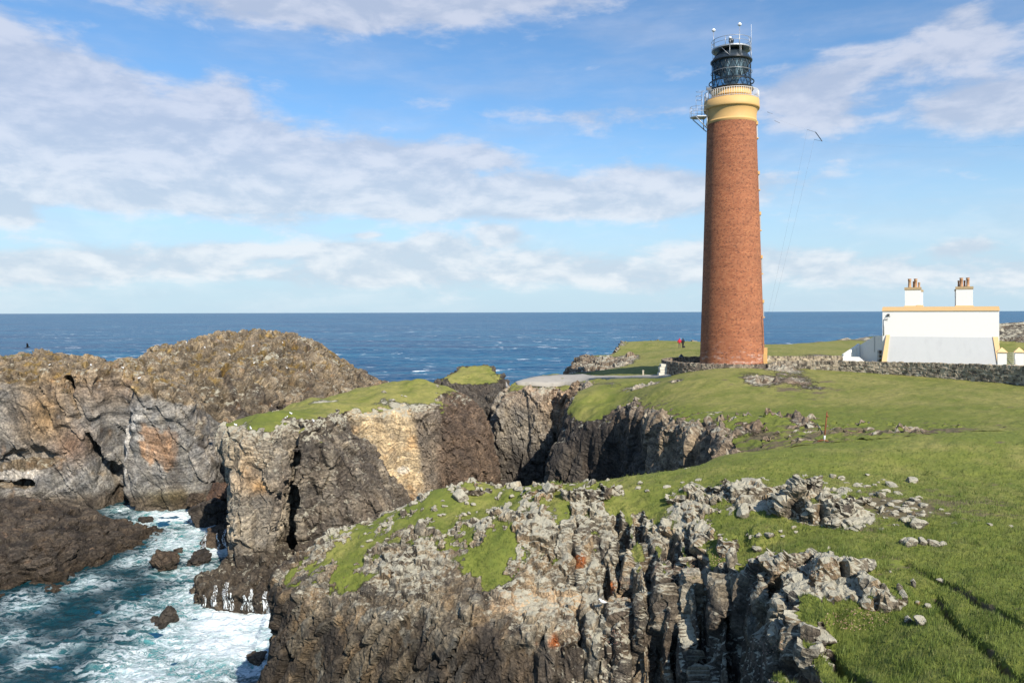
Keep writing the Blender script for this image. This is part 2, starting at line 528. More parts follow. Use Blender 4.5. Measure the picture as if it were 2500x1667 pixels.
MAIN_UV = [
    # foot of the dry stone walls
    (1624, 917, 88), (1700, 906, 82), (1787, 899, 80), (1900, 901, 80), (2050, 907, 78), (2200, 915, 75), (2350, 927, 70.5), (2500, 940, 66),
    # field
    (1500, 937, 87), (1450, 962, 84), (1600, 958, 74), (1750, 955, 69), (2000, 955, 67), (2300, 975, 60), (2500, 985, 57),
    (1620, 1000, 67), (1800, 1005, 61), (2000, 1008, 58), (1720, 1050, 55), (1900, 1058, 51.5), (2025, 1075, 48.5), (2200, 1045, 50.5), (2420, 1035, 50),
    (1750, 1118, 47), (1900, 1100, 46.5), (2120, 1070, 48), (2150, 1110, 43), (2400, 1080, 44), (2200, 1150, 41), (2450, 1150, 40),
    # foreground outcrop, back rim
    (690, 1380, 42), (770, 1330, 43), (850, 1297, 43.7), (1000, 1232, 45), (1090, 1192, 45.6), (1250, 1187, 46), (1400, 1182, 46.6), (1600, 1158, 46.6), (1700, 1149, 47.3),
    # its top
    (800, 1400, 39.5), (850, 1360, 41), (1000, 1320, 40.5), (1000, 1420, 37.6), (1150, 1260, 42.5), (1150, 1400, 37.5), (1100, 1500, 35.2),
    (800, 1450, 38.2), (950, 1490, 36.3), (1300, 1240, 40.3), (1300, 1300, 38.8), (1300, 1435, 36.4), (1300, 1510, 34.6), (1450, 1235, 40.0), (1450, 1440, 36), (1450, 1520, 34.2),
    (1600, 1235, 39), (1600, 1380, 34.9), (1750, 1240, 36.5), (1800, 1390, 31.6), (1700, 1330, 34.6), (1900, 1190, 38.5), (1900, 1290, 33.5), (1900, 1395, 29.8),
    (2050, 1250, 34), (2050, 1370, 29), (2200, 1300, 31.5), (2330, 1270, 32), (2500, 1290, 31), (2000, 1460, 26.9), (2100, 1500, 25.6), (2200, 1480, 25.6), (2300, 1420, 26.8), (2500, 1450, 25.2),
    (2050, 1600, 23.9), (2200, 1600, 22.5), (2400, 1600, 21.2), (2050, 1667, 22.4), (2250, 1667, 20.8), (2500, 1667, 19.6),
    # edge of the far cliffs
    (1200, 1012, 105.5), (1222, 975, 106), (1246, 953, 107), (1280, 944, 107), (1370, 950, 105.5), (1250, 940, 111), (1312, 921, 115), (1300, 932, 110), (1450, 916, 108), (1450, 925, 104), (1580, 915, 96), (1350, 960, 103.2), (1400, 945, 100),
    (1500, 957, 84), (1450, 978, 83), (1400, 1012, 81), (1372, 1080, 80), (1520, 1000, 76), (1590, 985, 72), (1600, 1040, 62.5), (1625, 1090, 57), (1740, 1146, 49),
    # headland beyond the road and behind the houses
    (1400, 912, 118), (1440, 882, 132), (1500, 866, 140), (1540, 866, 146), (1577, 842, 156), (1638, 835.5, 158), (1660, 850, 136), (1600, 885, 120), (1700, 842, 152), (1700, 872, 112),
    (1900, 842, 168), (1900, 866, 112), (2050, 824, 190), (2150, 818, 192), (2050, 848, 150), (2150, 860, 118), (2300, 850, 150), (2475, 862, 150), (2475, 880, 110), (2400, 905, 84),
    (1150, 927, 124), (1090, 940, 123), (1215, 945, 122),
]
MAIN_P = world_pts(MAIN_UV) + [(0, 15, 12), (8, 10, 13), (20, 5, 14), (40, 20, 15), (45, 45, 16.5), (60, 70, 17.5), (90, 100, 17.5), (140, 180, 16.5), (60, 200, 16.0), (400, 220, 16), (400, 0, 16),
                               (-4, 111.5, 8.5), (-3.6, 114, 9.5), (-16, 42, 9.6), (-14, 34, 8.5), (-2, 28, 8.6), (4, 24, 10), (-8, 48, 12), (100, -20, 15), (160, 60, 17)]
MAIN_FIT = rbf_fit(MAIN_P)
MAIN_POLY = [(-11.9, 43.2), (-9.4, 44.6), (-6.0, 45.9), (-3.9, 46.4), (0, 46.8), (3.5, 47.2), (8.4, 47.4), (11.4, 48.2), (13.2, 49.8), (13.6, 53),
             (12.8, 58), (11.9, 64), (11.6, 69), (11.0, 75), (8.2, 77.6), (5.0, 78.8), (4.4, 81.5), (6.6, 87), (8.8, 93), (9.4, 99), (7.2, 103.6), (2, 104.4), (-1.7, 105.4),
             (-1.9, 109), (-1.0, 112.5), (-3.2, 117.5), (-10.6, 118), (-12.6, 124), (-9, 131), (-3.2, 132), (-1.0, 124), (0.4, 115.5), (4.2, 118.5), (8.6, 119.5),
             (9.2, 127), (10, 135), (13.5, 143), (17, 146), (21, 156), (24, 166), (36, 172), (60, 174), (78, 182), (120, 200), (400, 220), (400, -80), (12, -80),
             (3, 10), (4.6, 19), (6.3, 22.2), (8.3, 24.8), (9.2, 28.0), (8.4, 30.6), (6.2, 33.2), (3.5, 34.0), (0.5, 34.0), (-2.5, 34.7), (-5.4, 35.9), (-9.4, 38.0), (-11.6, 39.4), (-12.2, 41.0)]
DITCHES = [([(2205, 1370), (2260, 1400), (2330, 1440), (2420, 1490), (2500, 1530), (2600, 1580)], 0.36, 0.14),
           ([(2285, 1455), (2330, 1530), (2380, 1572), (2440, 1620), (2520, 1690)], 0.42, 0.17)]


def uv_on_main(u, v):
    """where the sight line through a photo pixel meets the smooth mainland surface"""
    lo, hi = 15.0, 220.0
    Ys = np.linspace(lo, hi, 1600)
    a = at(u, v, 1.0); d = a - np.array((0, 0, CAMZ)); d = np.array((a[0], 1.0, a[2] - CAMZ))
    X = d[0] * Ys; Z = CAMZ + d[2] * Ys
    H = rbf_eval(MAIN_FIT, X, Ys)
    k = np.nonzero(Z < H)[0]
    k = k[0] if len(k) else len(Ys) - 1
    return X[k], Ys[k], H[k]


RIDGES = []
for (u, v, rx_, ry_, h_) in ((1845, 1222, 1.5, .9, .55), (1960, 1262, .9, .8, .75), (2025, 1275, 1.1, .8, .85), (1760, 1215, .5, .6, .4), (2075, 1240, .9, .8, .35), (1680, 1225, .9, .6, .3), (1330, 1205, 1.2, .7, .45),
                             (1450, 1225, 1.6, .7, .5), (1160, 1215, 1.0, .6, .35), (1920, 1400, 1.0, .9, .5), (2060, 1420, 1.0, .9, .55), (2005, 1590, .55, .8, .9), (1935, 1500, .8, .9, .5), (1960, 1650, .5, .7, .5), (1880, 1330, .7, .6, .35), (2180, 1490, .8, .7, .35), (1790, 1360, .4, .4, .5)):
    c_ = uv_on_main(u, v); RIDGES.append((c_[0], c_[1] + .4, rx_, ry_, h_))
DITCH_W = [([uv_on_main(*p)[:2] for p in pts], dep, wid) for pts, dep, wid in DITCHES]


def seg_dist(pts, X, Y):
    d = np.full(X.shape, 1e9)
    for (ax, ay), (bx, by) in zip(pts[:-1], pts[1:]):
        ex, ey = bx - ax, by - ay
        t = np.clip(((X - ax) * ex + (Y - ay) * ey) / (ex * ex + ey * ey), 0, 1)
        d = np.minimum(d, np.hypot(X - ax - t * ex, Y - ay - t * ey))
    return d


def main_height(X, Y):
    H = rbf_eval(MAIN_FIT, X, Y)
    H = np.minimum(H, 18.4)
    H = H + 5.5 * np.exp(-(((X - 128) / 26) ** 2 + ((Y - 176) / 14) ** 2)) * (1 + .25 * noise2(X, Y, .15, 9, 3))
    H = H + 0.10 * noise2(X, Y, 0.45, 5, 3) + 0.05 * noise2(X, Y, 1.7, 8, 3)
    nr = sstep(Y, 45, 30)
    H = H + nr * 0.12 * np.abs(noise2(X, Y, 1.1, 12, 3)) + sstep(Y, 30, 24) * 0.22 * noise2(X, Y, .6, 13, 3)
    for (cx_, cy_, rx_, ry_, h_) in RIDGES:
        q_ = ((X - cx_) / rx_) ** 2 + ((Y - cy_) / (ry_ * np.where(Y < cy_, .45, 1.6))) ** 2
        H = H + h_ * sstep(np.exp(-q_) + .18 * noise2(X, Y, 1.3, 14, 3), .25, .55)
    for pts, dep, wid in DITCH_W:
        wob = 0.35 * noise2(X, Y, 1.2, 31, 3)
        d = np.abs(seg_dist(pts, X, Y) + wob * 0.5)
        H = H - dep * sstep(d, wid * 1.3, wid * 0.35)
    return H


def blocks(P, N, A, size, amp, crack, seed):
    """joint-bounded blocks: P in metres, A rotates into the joint frame, size of a block"""
    Q = (P @ A.T) / np.array(size)
    Q = Q + 0.22 * np.stack([vnoise(Q * 0.9, seed + 1), vnoise(Q * 0.9 + 31, seed + 2), vnoise(Q * 0.9 + 77, seed + 3)], 1)
    f1, f2, r1, r2 = voronoi(Q, seed)
    e = f2 - f1
    return amp * (r1 - 0.5) * 2 * sstep(e, 0.0, 0.10) - crack * (1 - sstep(e, 0.0, 0.13)), r1, r2, e


def rotm(ax, ay, az_):
    return np.array(Matrix.Rotation(ax, 3, 'X') @ Matrix.Rotation(ay, 3, 'Y') @ Matrix.Rotation(az_, 3, 'Z'))


def splat(P, c, r):
    d = (P - np.array(c)) / np.array(r)
    return np.exp(-np.sum(d * d, 1))


def band_noise(f, xs, ys, zs, lim, fn):
    I, J, K = np.nonzero(np.abs(f) < lim)
    P = np.stack([xs[I], ys[J], zs[K]], 1)
    f[I, J, K] += fn(P).astype(f.dtype)


def mainland_field(xs, ys, zs, near):
    X, Y = np.meshgrid(xs, ys, indexing='ij')
    H = main_height(X, Y)
    wob = 0.9 * noise2(X, Y, 0.22, 21, 4) + 0.35 * noise2(X, Y, 0.9, 22, 3)
    if near:
        wob = wob * 0.6
    sd = poly_sd(MAIN_POLY, X, Y) + wob
    Z = zs[None, None, :]
    if near:
        bat = 0.24 * np.maximum(12.5 - Z, -1) * (1 - .72 * sstep(X, -9.0, -11.5) * sstep(Y, 37.5, 39.5))[:, :, None]
        k = 0.6
    else:
        bat = 0.10 * np.maximum(13.5 - Z, -1)
        k = 1.5
    f = smax((Z - H[:, :, None]) * 0.9, sd[:, :, None] - bat, k).astype(np.float32)
    return f, H


def near_noise(P):
    r = 0.45 * fbm(P * np.array((0.5, 0.5, 0.3)), 4, seed=41)
    x, y, z = P[:, 0], P[:, 1], P[:, 2]
    rocky = sstep(y, 46.5, 43) * sstep(x, 12.5, 9.5) * sstep(z, 15.6, 14.4)
    r = r * (0.15 + 0.85 * rocky)
    # open vertical joints in the rock face
    for (x0, slope, wd, y0, y1, z1) in ((3.0, -0.02, .13, 33, 40.0, 14.4), (5.2, 0.05, .20, 31, 40, 14.6), (6.15, 0.06, .17, 31, 39.5, 14.6), (7.05, 0.07, .24, 29, 37.0, 14.2),
                                        (7.85, 0.07, .17, 28, 36, 14.0), (8.7, 0.05, .20, 26, 33, 14.0), (9.75, 0.03, .10, 24, 30.5, 13.9), (4.3, 0.0, .07, 32, 37.5, 12.5)):
        dd = np.abs(x - x0 - slope * (z - 12) - 0.12 * vnoise(P * 0.9, 77))
        cut = sstep(dd, wd * 1.9, wd * 0.5) * sstep(y, y1, y1 - 1.5) * sstep(z, z1 + .3, z1 - .4)
        r = r + 1.3 * cut
    return r


def far_noise(P):
    r = 0.9 * fbm(P * np.array((0.22, 0.22, 0.12)), 4, seed=43)
    x, y, z = P[:, 0], P[:, 1], P[:, 2]
    sl = sstep(np.abs(x - 5.75 - .3 * vnoise(P * .4, 88)), .75, .2) * sstep(y, 107.5, 106) * sstep(y, 98, 101) * sstep(z, 14, 12.8)
    r = r + 2.0 * sl
    flat = sstep(x, 13.5, 15.5) + sstep(z, 14.5, 16.0)
    return r * (1 - np.clip(flat, 0, 1))


TURF_NEAR = [  # (u, v, radius m, gain): turf pockets on the outcrop (+) and rock patches in the field (-)
    (745, 1390, 1.0, 1.2), (850, 1390, 1.0, 1.2), (905, 1310, 1.6, .8), (870, 1310, 1.0, .9), (1000, 1250, 1.5, .9), (1090, 1235, 1.6, 1.2), (1180, 1225, 1.8, 1.0), (1200, 1380, 1.4, 1.5), (1180, 1410, 1.1, 1.2),
    (1060, 1390, .7, .8), (1340, 1200, 1.6, .9), (1450, 1195, 2.2, 1.3), (1600, 1180, 2.4, 1.2), (1750, 1170, 2.4, 1.1), (1560, 1350, .6, .9), (1530, 1410, .6, .9), (1700, 1390, .9, 1.2), (1650, 1400, .7, 1.0),
    (1850, 1370, 1.4, 1.4), (1920, 1340, 1.3, 1.3), (1850, 1300, 1.2, 1.1), (1970, 1290, 1.2, .9), (1500, 1250, .8, .6), (2060, 1520, .8, 1.3), (1990, 1500, .7, .9), (1390, 1570, .6, .7), (1520, 1560, .6, .7),
    (1860, 1640, 1.5, 1.3), (2000, 1620, 1.6, 1.5), (1350, 1560, .5, .7), (900, 1420, .6, .6), (1350, 1370, .3, .8), (2120, 1390, 1.6, 1.2), (2200, 1360, 1.5, 1.2), (2150, 1560, 1.5, 1.4), (2000, 1150, 3, 1.2),
    (1010, 1250, 1.5, -.4), (1210, 1260, 1.3, -.6), (1330, 1270, 1.6, -1.0), (1500, 1290, 1.5, -.9), (1650, 1290, 1.2, -.7), (1830, 1220, 1.6, -1.1), (1950, 1270, 1.2, -1.2), (1760, 1200, .8, -.6),
    (2060, 1230, 1.6, -.95), (2150, 1240, 1.3, -.8), (2250, 1260, 1.3, -.7), (2080, 1290, 1.2, -.9), (1950, 1400, 1.2, -1.0), (2080, 1430, 1.1, -1.1), (2180, 1490, .9, -1.0), (1900, 1580, 1.0, -1.6), (2000, 1430, 1.2, -1.8), (1845, 1215, 1.4, -1.6), (1960, 1250, .9, -1.8), (2030, 1260, 1.0, -1.9), (2060, 1400, 1.0, -1.6), (2005, 1580, .6, -2.4), (1900, 1390, 1.0, -1.4), (1950, 1620, .7, -1.6), (1935, 1490, .9, -1.7), (1890, 1330, .7, -1.1), (1960, 1650, .7, -1.4), (2110, 1330, .7, -1.0), (2240, 1350, .5, -.9), (2150, 1470, .6, -1.2), (1330, 1200, 1.0, -.8), (1450, 1215, 1.1, -.9), (1690, 1225, .8, -1.0), (1120, 1210, .8, -.7),
    (1750, 1450, 1.4, -1.2), (1930, 1480, 1.3, -1.2), (1620, 1185, .6, -.5), (1450, 1230, .9, -.8), (1260, 1195, .9, -.6), (1100, 1200, .7, -.7), (1680, 1240, .9, -.5), (2000, 1340, .6, -.7), (2160, 1380, .4, -.7),
]
TURF_NEAR_W = None


def V_rot(P):
    return P @ rotm(0.0, 0.0, 0.35).T


def paint_near(P, N):
    global TURF_NEAR_W
    if TURF_NEAR_W is None:
        TURF_NEAR_W = [(uv_on_main(u, v), r, g) for u, v, r, g in TURF_NEAR]
    x, y, z = P[:, 0], P[:, 1], P[:, 2]
    base = -0.35 + 1.25 * sstep(x - 0.10 * (y - 30), 8.2, 11.5) + 0.52 * sstep(z, 11.6, 13.4) + 0.22 * sstep(z, 9.5, 11.5)
    base = np.maximum(base, -0.35 + 1.5 * sstep(y, 44.0, 46.0) * sstep(x, 1, 3))
    base = base - .16 * sstep(x, -1, -4)
    base = base - 1.2 * sstep(z, 12.2, 10.8) * sstep(x, 6, 3) * sstep(x, -9, -3)
    for c, r, g in TURF_NEAR_W:
        base = base + g * splat(P, c, (r, r * 1.5, r))
    base = base + 0.75 * fbm(P * 0.8, 4, seed=51) + 0.35 * fbm(P * 3.2, 3, seed=52)
    ca = voronoi(V_rot(P) / np.array((.55, .8, 9.0)), 53)[2]; cb = voronoi(V_rot(P) / np.array((.28, .36, 9.0)), 54)[2]
    rocky = sstep(x, 12.5, 10.0) + 0.6 * splat(P, uv_on_main(2150, 1230), (4, 4, 3)) + .25
    base = base - np.clip(rocky, 0, 1) * (0.95 * sstep(ca, .45, .95) + 0.5 * sstep(cb, .6, 1.0) - 0.50)
    base = base - 1.8 * sstep(N[:, 2], 0.72, 0.38)
    for pts, dep, wid in DITCH_W:
        base = np.maximum(base, sstep(seg_dist(pts, x, y), 1.2, .7))
    base = base - 1.5 * sstep(z, 7.5, 6.5)
    return np.clip(base, -.6, 1.0)


CREAM_LEDGE = uv_on_main(1330, 1480)


def finish_near(V, Q):
    N = vnormals(V, Q)
    turf = paint_near(V, N)
    g = sstep(turf, 0.10, 0.42)
    x, y, z = V[:, 0], V[:, 1], V[:, 2]
    lean = np.radians(24) * sstep(x, 2.0, -4.0)
    A0 = rotm(0.12, 0.0, 0.25); A1 = rotm(0.1, math.radians(-30), 0.3)
    wt = sstep(x, 1.5, -2.0)[:, None]
    b0, r1, r2, e0 = blocks(V, N, A0, (0.95, 1.3, 3.6), 0.30, 0.34, 60)
    b1, q1, q2, e1 = blocks(V, N, A1, (0.62, 1.5, 3.0), 0.28, 0.30, 61)
    w1 = wt[:, 0]
    big = b0 * (1 - w1) + b1 * w1
    rr = r1 * (1 - w1) + q1 * w1
    sm, s1, s2, e2 = blocks(V, N, A0, (0.38, 0.45, 1.1), 0.075, 0.09, 63)
    flat = sstep(N[:, 2], 0.55, 0.92)
    f0, fr, fr2, fe = blocks(V, N, rotm(0.25, -0.3, 0.5), (0.9, 0.7, 0.5), 0.17, 0.14, 62)
    big = big * (1 - flat) + f0 * flat
    rr = rr * (1 - flat) + fr * flat
    sm = sm * (1 - 0.5 * flat)
    # smooth slabs of the upper wall keep big faces
    slab = splat(V, at(1400, 1340, 38), (3.0, 3, 2.0))
    sm = sm * (1 - 0.6 * slab); big = big * (1 - 0.35 * slab)
    rg = 1 - np.abs(fbm(V * 1.3, 4, seed=64)) * 2
    d = (1 - g) * (0.16 + big + sm + 0.05 * rg)
    d = d + g * (0.05 * fbm(V * 1.4, 4, seed=65) + 0.06 * np.abs(fbm(V * 4.0, 2, seed=66)))
    deep = sstep(y, 18, 20)
    D = N.copy(); D[:, 2] = np.maximum(D[:, 2], -0.2)
    V2 = V + D * d[:, None]
    # tint
    t0 = np.array((0.115, 0.095, 0.070)); t1 = np.array((0.275, 0.245, 0.19)); tb = np.array((0.22, 0.165, 0.105)); tg = np.array((0.18, 0.185, 0.17)); dk = np.array((0.060, 0.052, 0.046))
    T = t0 + (t1 - t0) * (rr ** 1.5)[:, None]
    a = sstep(r2 * (1 - w1) + q2 * w1, 0.62, 0.80)[:, None] * 0.8
    T = T * (1 - a) + tb * a
    a = sstep(s2, 0.72, 0.85)[:, None] * 0.7
    T = T * (1 - a) + tg * a
    # black lichen streaks on the steep parts
    blk = sstep(fbm(V * np.array((0.55, 0.55, 0.28)), 4, seed=67) + 0.24 * sstep(N[:, 2], 0.6, 0.1), 0.04, 0.28)[:, None] * 0.85
    T = T * (1 - blk) + dk * blk
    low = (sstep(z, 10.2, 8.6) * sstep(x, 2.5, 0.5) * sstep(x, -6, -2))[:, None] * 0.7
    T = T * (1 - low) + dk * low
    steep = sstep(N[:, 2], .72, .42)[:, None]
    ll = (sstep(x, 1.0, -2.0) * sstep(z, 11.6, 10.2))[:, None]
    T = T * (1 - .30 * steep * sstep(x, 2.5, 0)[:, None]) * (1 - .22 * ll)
    cream = splat(V, CREAM_LEDGE, (2.9, 1.4, 0.6))[:, None]
    cream = sstep(cream + 0.25 * fbm(V * 1.5, 3, seed=68)[:, None], 0.35, 0.75)
    T = T * (1 - cream) + np.array((0.40, 0.305, 0.205)) * cream
    T = T * (0.78 + 0.44 * s1)[:, None]
    rust = sstep(sum(splat(V, uv_on_main(u, v), (.25, .5, .35)) for u, v in ((1420, 1375), (1490, 1440), (1510, 1590), (1355, 1570), (1310, 1580))), 0.35, 0.6)[:, None]
    T = T * (1 - rust) + np.array((0.33, 0.11, 0.035)) * rust
    lich = np.clip(0.52 + 0.6 * fbm(V * 0.4, 3, seed=69) + 0.35 * sstep(z, 12.5, 14.5) - 0.5 * low[:, 0] - .25 * ll[:, 0] - .30 * steep[:, 0] * sstep(x, 2.5, 0), 0, 1.2)
    strata = (V @ rotm(0.1, math.radians(-66), 0.3).T)[:, 2] * 1.3 + 0.3 * fbm(V * 0.5, 3, seed=70)
    ochre = np.clip(0.35 + fbm(V * 0.3, 2, seed=71), 0, 1)
    tone = 0.42 + 0.35 * fbm(V * 0.25, 3, seed=72) - 0.18 * sstep(y, 36, 24)
    bare = np.clip(sstep(y, 50, 44) * 0.25 + 0.42 * splat(V, uv_on_main(2380, 1230), (4, 3, 2)) + .7 * splat(V, uv_on_main(2180, 1245), (1.6, 2, 2)) + .6 * splat(V, uv_on_main(2200, 1380), (1.0, 1.0, 1)), 0, 1)
    for pts, dep, wid in DITCH_W:
        dd = seg_dist(pts, x, y)
        turf = turf - 0.0 * dd
        bare = np.maximum(bare, 1.1 * sstep(dd + .15 * fbm(V * 2.5, 2, seed=73), 0.24, 0.06))
    return V2, dict(turf=turf, tint=T, lichen=lich, strata=strata, ochre=ochre, tone=tone, bare=bare)


def finish_far(V, Q, bs=(2.0, 2.2, 5.0), amp=0.45, crack=0.35):
    N = vnormals(V, Q)
    x, y, z = V[:, 0], V[:, 1], V[:, 2]
    turf = 1.0 + 0.35 * fbm(V * 0.4, 3, seed=81) + 0.25 * fbm(V * 2.0, 3, seed=82) - 2.2 * sstep(N[:, 2], 0.86, 0.62)
    sd = poly_sd(MAIN_POLY, x, y)
    turf = turf - 0.75 * sstep(sd, -3.2, 0.2) * (0.4 + 0.9 * np.abs(fbm(V * 0.6, 2, seed=83)) * 2)
    turf = turf - 1.1 * sstep(x, 1, -1) * sstep(y, 112, 115) * sstep(y, 125, 121) + .5 * splat(V, at(1160, 927, 122.5), (3.5, 1.5, 1))
    turf = turf + 2.0 * splat(V, at(1415, 1015, 82), (3.6, 6, 2.6)) + .8 * splat(V, at(1480, 985, 80), (3.5, 6, 1.8))
    for (u, v, r, g) in ((1330, 940, 3.0, -.55), (1480, 937, 2.0, -.6), (1520, 960, 1.3, -.8), (1450, 985, 1.0, -.8), (1560, 1080, 1.8, -.6), (1660, 1090, 1.5, -.9), (1700, 1100, 1.5, -.7), (1840, 1050, 0.8, -.8), (1960, 1030, .9, -.9),
                         (1720, 1040, .9, -.5), (1830, 895, 2.5, -.8), (1900, 900, 2.5, -.8), (1850, 925, 1.8, -.85), (1950, 930, 2.0, -.6), (1420, 890, 4.0, -1.4), (1460, 895, 4.0, -.9), (1480, 880, 3.0, -.7), (1400, 900, 3, -.8), (1530, 885, 1.5, -.6), (1545, 870, 1.8, -.8), (2010, 870, 3, -.7), (2100, 830, 4, -.7), (2110, 850, 3, -.5),
                         (2480, 820, 3, -1.5), (1650, 930, .8, -.8), (1560, 945, .9, -.8), (1600, 935, .8, -.8)):
        turf = turf + 1.0 * g * splat(V, uv_on_main(u, v), (r, r * 2.2, r))
    kn = np.exp(-(((x - 128) / 30) ** 2 + ((y - 174) / 15) ** 2))
    turf = np.clip(turf - 2.0 * sstep(kn, .25, .6), -.6, 1)
    hum = splat(V, uv_on_main(1620, 1065), (6, 7, 4)) + .75 * splat(V, uv_on_main(1900, 1035), (8, 5, 4)) + .7 * splat(V, uv_on_main(2080, 1065), (5, 3, 4)) + .5 * splat(V, uv_on_main(2250, 1050), (8, 3, 4)) + .5 * splat(V, uv_on_main(1540, 990), (4, 8, 4))
    turf = turf - 1.15 * hum * sstep(fbm(V * np.array((.6, 1.5, 1)), 4, seed=100), .08, .30)
    g = sstep(turf, 0.10, 0.42)
    A = rotm(0.05, 0.06, 0.3)
    big, r1, r2, e = blocks(V, N, A, bs, amp, crack, 90)
    sm, s1, s2, e2 = blocks(V, N, rotm(0.05, 0.1, 0.2), (0.8, 0.9, 1.1), 0.20, 0.15, 91)
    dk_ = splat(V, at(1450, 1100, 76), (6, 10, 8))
    d = (1 - g) * (0.12 + (big + sm) * (1 - .6 * dk_) + 0.12 * fbm(V * 1.2, 3, seed=92)) + g * (0.06 * fbm(V * 1.2, 3, seed=93) + 0.32 * hum * np.abs(fbm(V * 1.1, 4, seed=99)))
    V2 = V + N * d[:, None]
    t0 = np.array((0.10, 0.085, 0.072)); t1 = np.array((0.25, 0.225, 0.19)); br = np.array((0.165, 0.115, 0.075)); dk = np.array((0.030, 0.027, 0.026))
    T = t0 + (t1 - t0) * r1[:, None]
    a = sstep(r2, .6, .8)[:, None] * 0.7
    T = T * (1 - a) + br * a
    # dark recessed face of the inlet head, pale blocky steps beside it
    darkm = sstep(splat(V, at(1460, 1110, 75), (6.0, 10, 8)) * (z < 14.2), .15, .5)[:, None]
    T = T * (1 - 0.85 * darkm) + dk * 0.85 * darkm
    pale = splat(V, at(1610, 1070, 60), (2.6, 6, 3.0))[:, None]
    T = T * (1 - pale) + np.array((0.37, 0.34, 0.26)) * pale
    fold = splat(V, at(1260, 1060, 105), (5.0, 5, 7))[:, None]
    T = T * (1 - .8 * fold) + np.array((0.235, 0.222, 0.195)) * .8 * fold
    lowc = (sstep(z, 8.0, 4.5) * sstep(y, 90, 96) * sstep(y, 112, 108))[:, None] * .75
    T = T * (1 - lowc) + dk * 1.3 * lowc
    org = splat(V, at(1378, 1030, 103), (0.8, 5, 8))[:, None]
    T = T * (1 - .7 * org) + np.array((0.25, 0.15, 0.075)) * .7 * org
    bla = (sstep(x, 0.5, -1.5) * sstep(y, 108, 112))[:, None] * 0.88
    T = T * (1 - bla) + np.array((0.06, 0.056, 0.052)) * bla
    tip = splat(V, at(1440, 893, 128), (6, 12, 5))[:, None]
    T = T * (1 - .8 * tip) + np.array((0.11, 0.085, 0.062)) * .8 * tip
    pink = splat(V, uv_on_main(1330, 950), (6, 4, 2.0))[:, None] * .8
    T = T * (1 - pink) + np.array((0.36, 0.28, 0.21)) * pink
    T = T * (1 - .6 * sstep(kn, .2, .5)[:, None])
    T = T * (0.8 + 0.4 * s1)[:, None]
    lich = np.clip(0.36 + 0.5 * fbm(V * 0.3, 3, seed=94) - .2 * sstep(N[:, 2], .6, .3), 0, 1) * (1 - .7 * dk_ * sstep(N[:, 2], .7, .4)) * (1 - .85 * bla[:, 0])
    th = fbm(V * np.array((.13, .13, .16)), 3, seed=95)
    strata = z * 0.6 + 3.4 * th + 0.35 * x
    ochre = np.clip(0.2 + fbm(V * 0.2, 2, seed=96), 0, 1)
    tone = 0.60 + 0.30 * fbm(V * 0.10, 3, seed=97) - 0.5 * splat(V, uv_on_main(1800, 1035), (13, 7, 9))
    bare = np.clip(0.12 + .55 * splat(V, uv_on_main(1930, 935), (5, 7, 3)) + 0.5 * splat(V, uv_on_main(1700, 1125), (3, 2, 3)) + 0.25 * splat(V, uv_on_main(1950, 1080), (6, 2.5, 3))
                   + .4 * splat(V, uv_on_main(2250, 1050), (6, 2.5, 3)) + .5 * splat(V, uv_on_main(2450, 1060), (4, 2, 3)) + .5 * splat(V, uv_on_main(1880, 1060), (4, 3, 3)), 0, 1.1)
    # trodden peat path
    pth = [uv_on_main(u, v)[:2] for u, v in ((1640, 1125), (1900, 1092), (1960, 1078), (2025, 1052), (2080, 1048), (2180, 1056), (2300, 1052), (2420, 1066), (2520, 1062))]
    pd = seg_dist(pth, x, y) + 0.25 * fbm(V * 1.3, 3, seed=98)
    bare = np.maximum(bare, 1.25 * sstep(pd, 0.5, 0.15))
    tone = tone - .25 * hum
    T = T * (1 - .6 * sstep(hum, .2, .6)[:, None]) + np.array((.16, .12, .085)) * .6 * sstep(hum, .2, .6)[:, None]
    return V2, dict(turf=turf, tint=T, lichen=lich, strata=strata, ochre=ochre, tone=tone, bare=bare)


def spaced(segs):
    out = [segs[0][0]]
    for a, b, st in segs:
        n = max(1, int(round((b - a) / st)))
        out += list(np.linspace(a, b, n + 1)[1:])
    return np.array(out)


import time as _time
_t0 = _time.time()


def log(*a):
    print('LOG %.1f' % (_time.time() - _t0), *a, flush=True)


TERRAIN = []


def bake(name, xs, ys, zs, f, finish, mat, label, **kw):
    V, Q = surface_nets(f, xs, ys, zs)
    V2, at_ = finish(V, Q, **kw)
    o = make_mesh(name, V2, Q, mat, at_)
    tag(o, label, kind='structure')
    TERRAIN.append((V2, Q))
    log(name, len(V2))
    return o


# foreground outcrop
xs = spaced([(-15, 22, .11)]); ys = spaced([(15, 18.5, .3), (18.5, 49.5, .11)]); zs = spaced([(-.5, 4.5, .5), (4.5, 17.8, .11)])
f, _ = mainland_field(xs, ys, zs, True)
band_noise(f, xs, ys, zs, 1.0, near_noise)
bake('foreground_outcrop', xs, ys, zs, f, finish_near, M_NEAR, 'rocky lichen-spotted outcrop with turf pockets filling the foreground')

# cliffs of the mainland and the field edge
xs = spaced([(-16, 22, .21)]); ys = spaced([(47.5, 112, .21), (112, 160, .4)]); zs = spaced([(-.5, 19.4, .21)])
f, _ = mainland_field(xs, ys, zs, False)
band_noise(f, xs, ys, zs, 2.2, far_noise)
bake('mainland_cliffs', xs, ys, zs, f, finish_far, M_FAR, 'dark sea cliffs with a turf edge below the lighthouse')


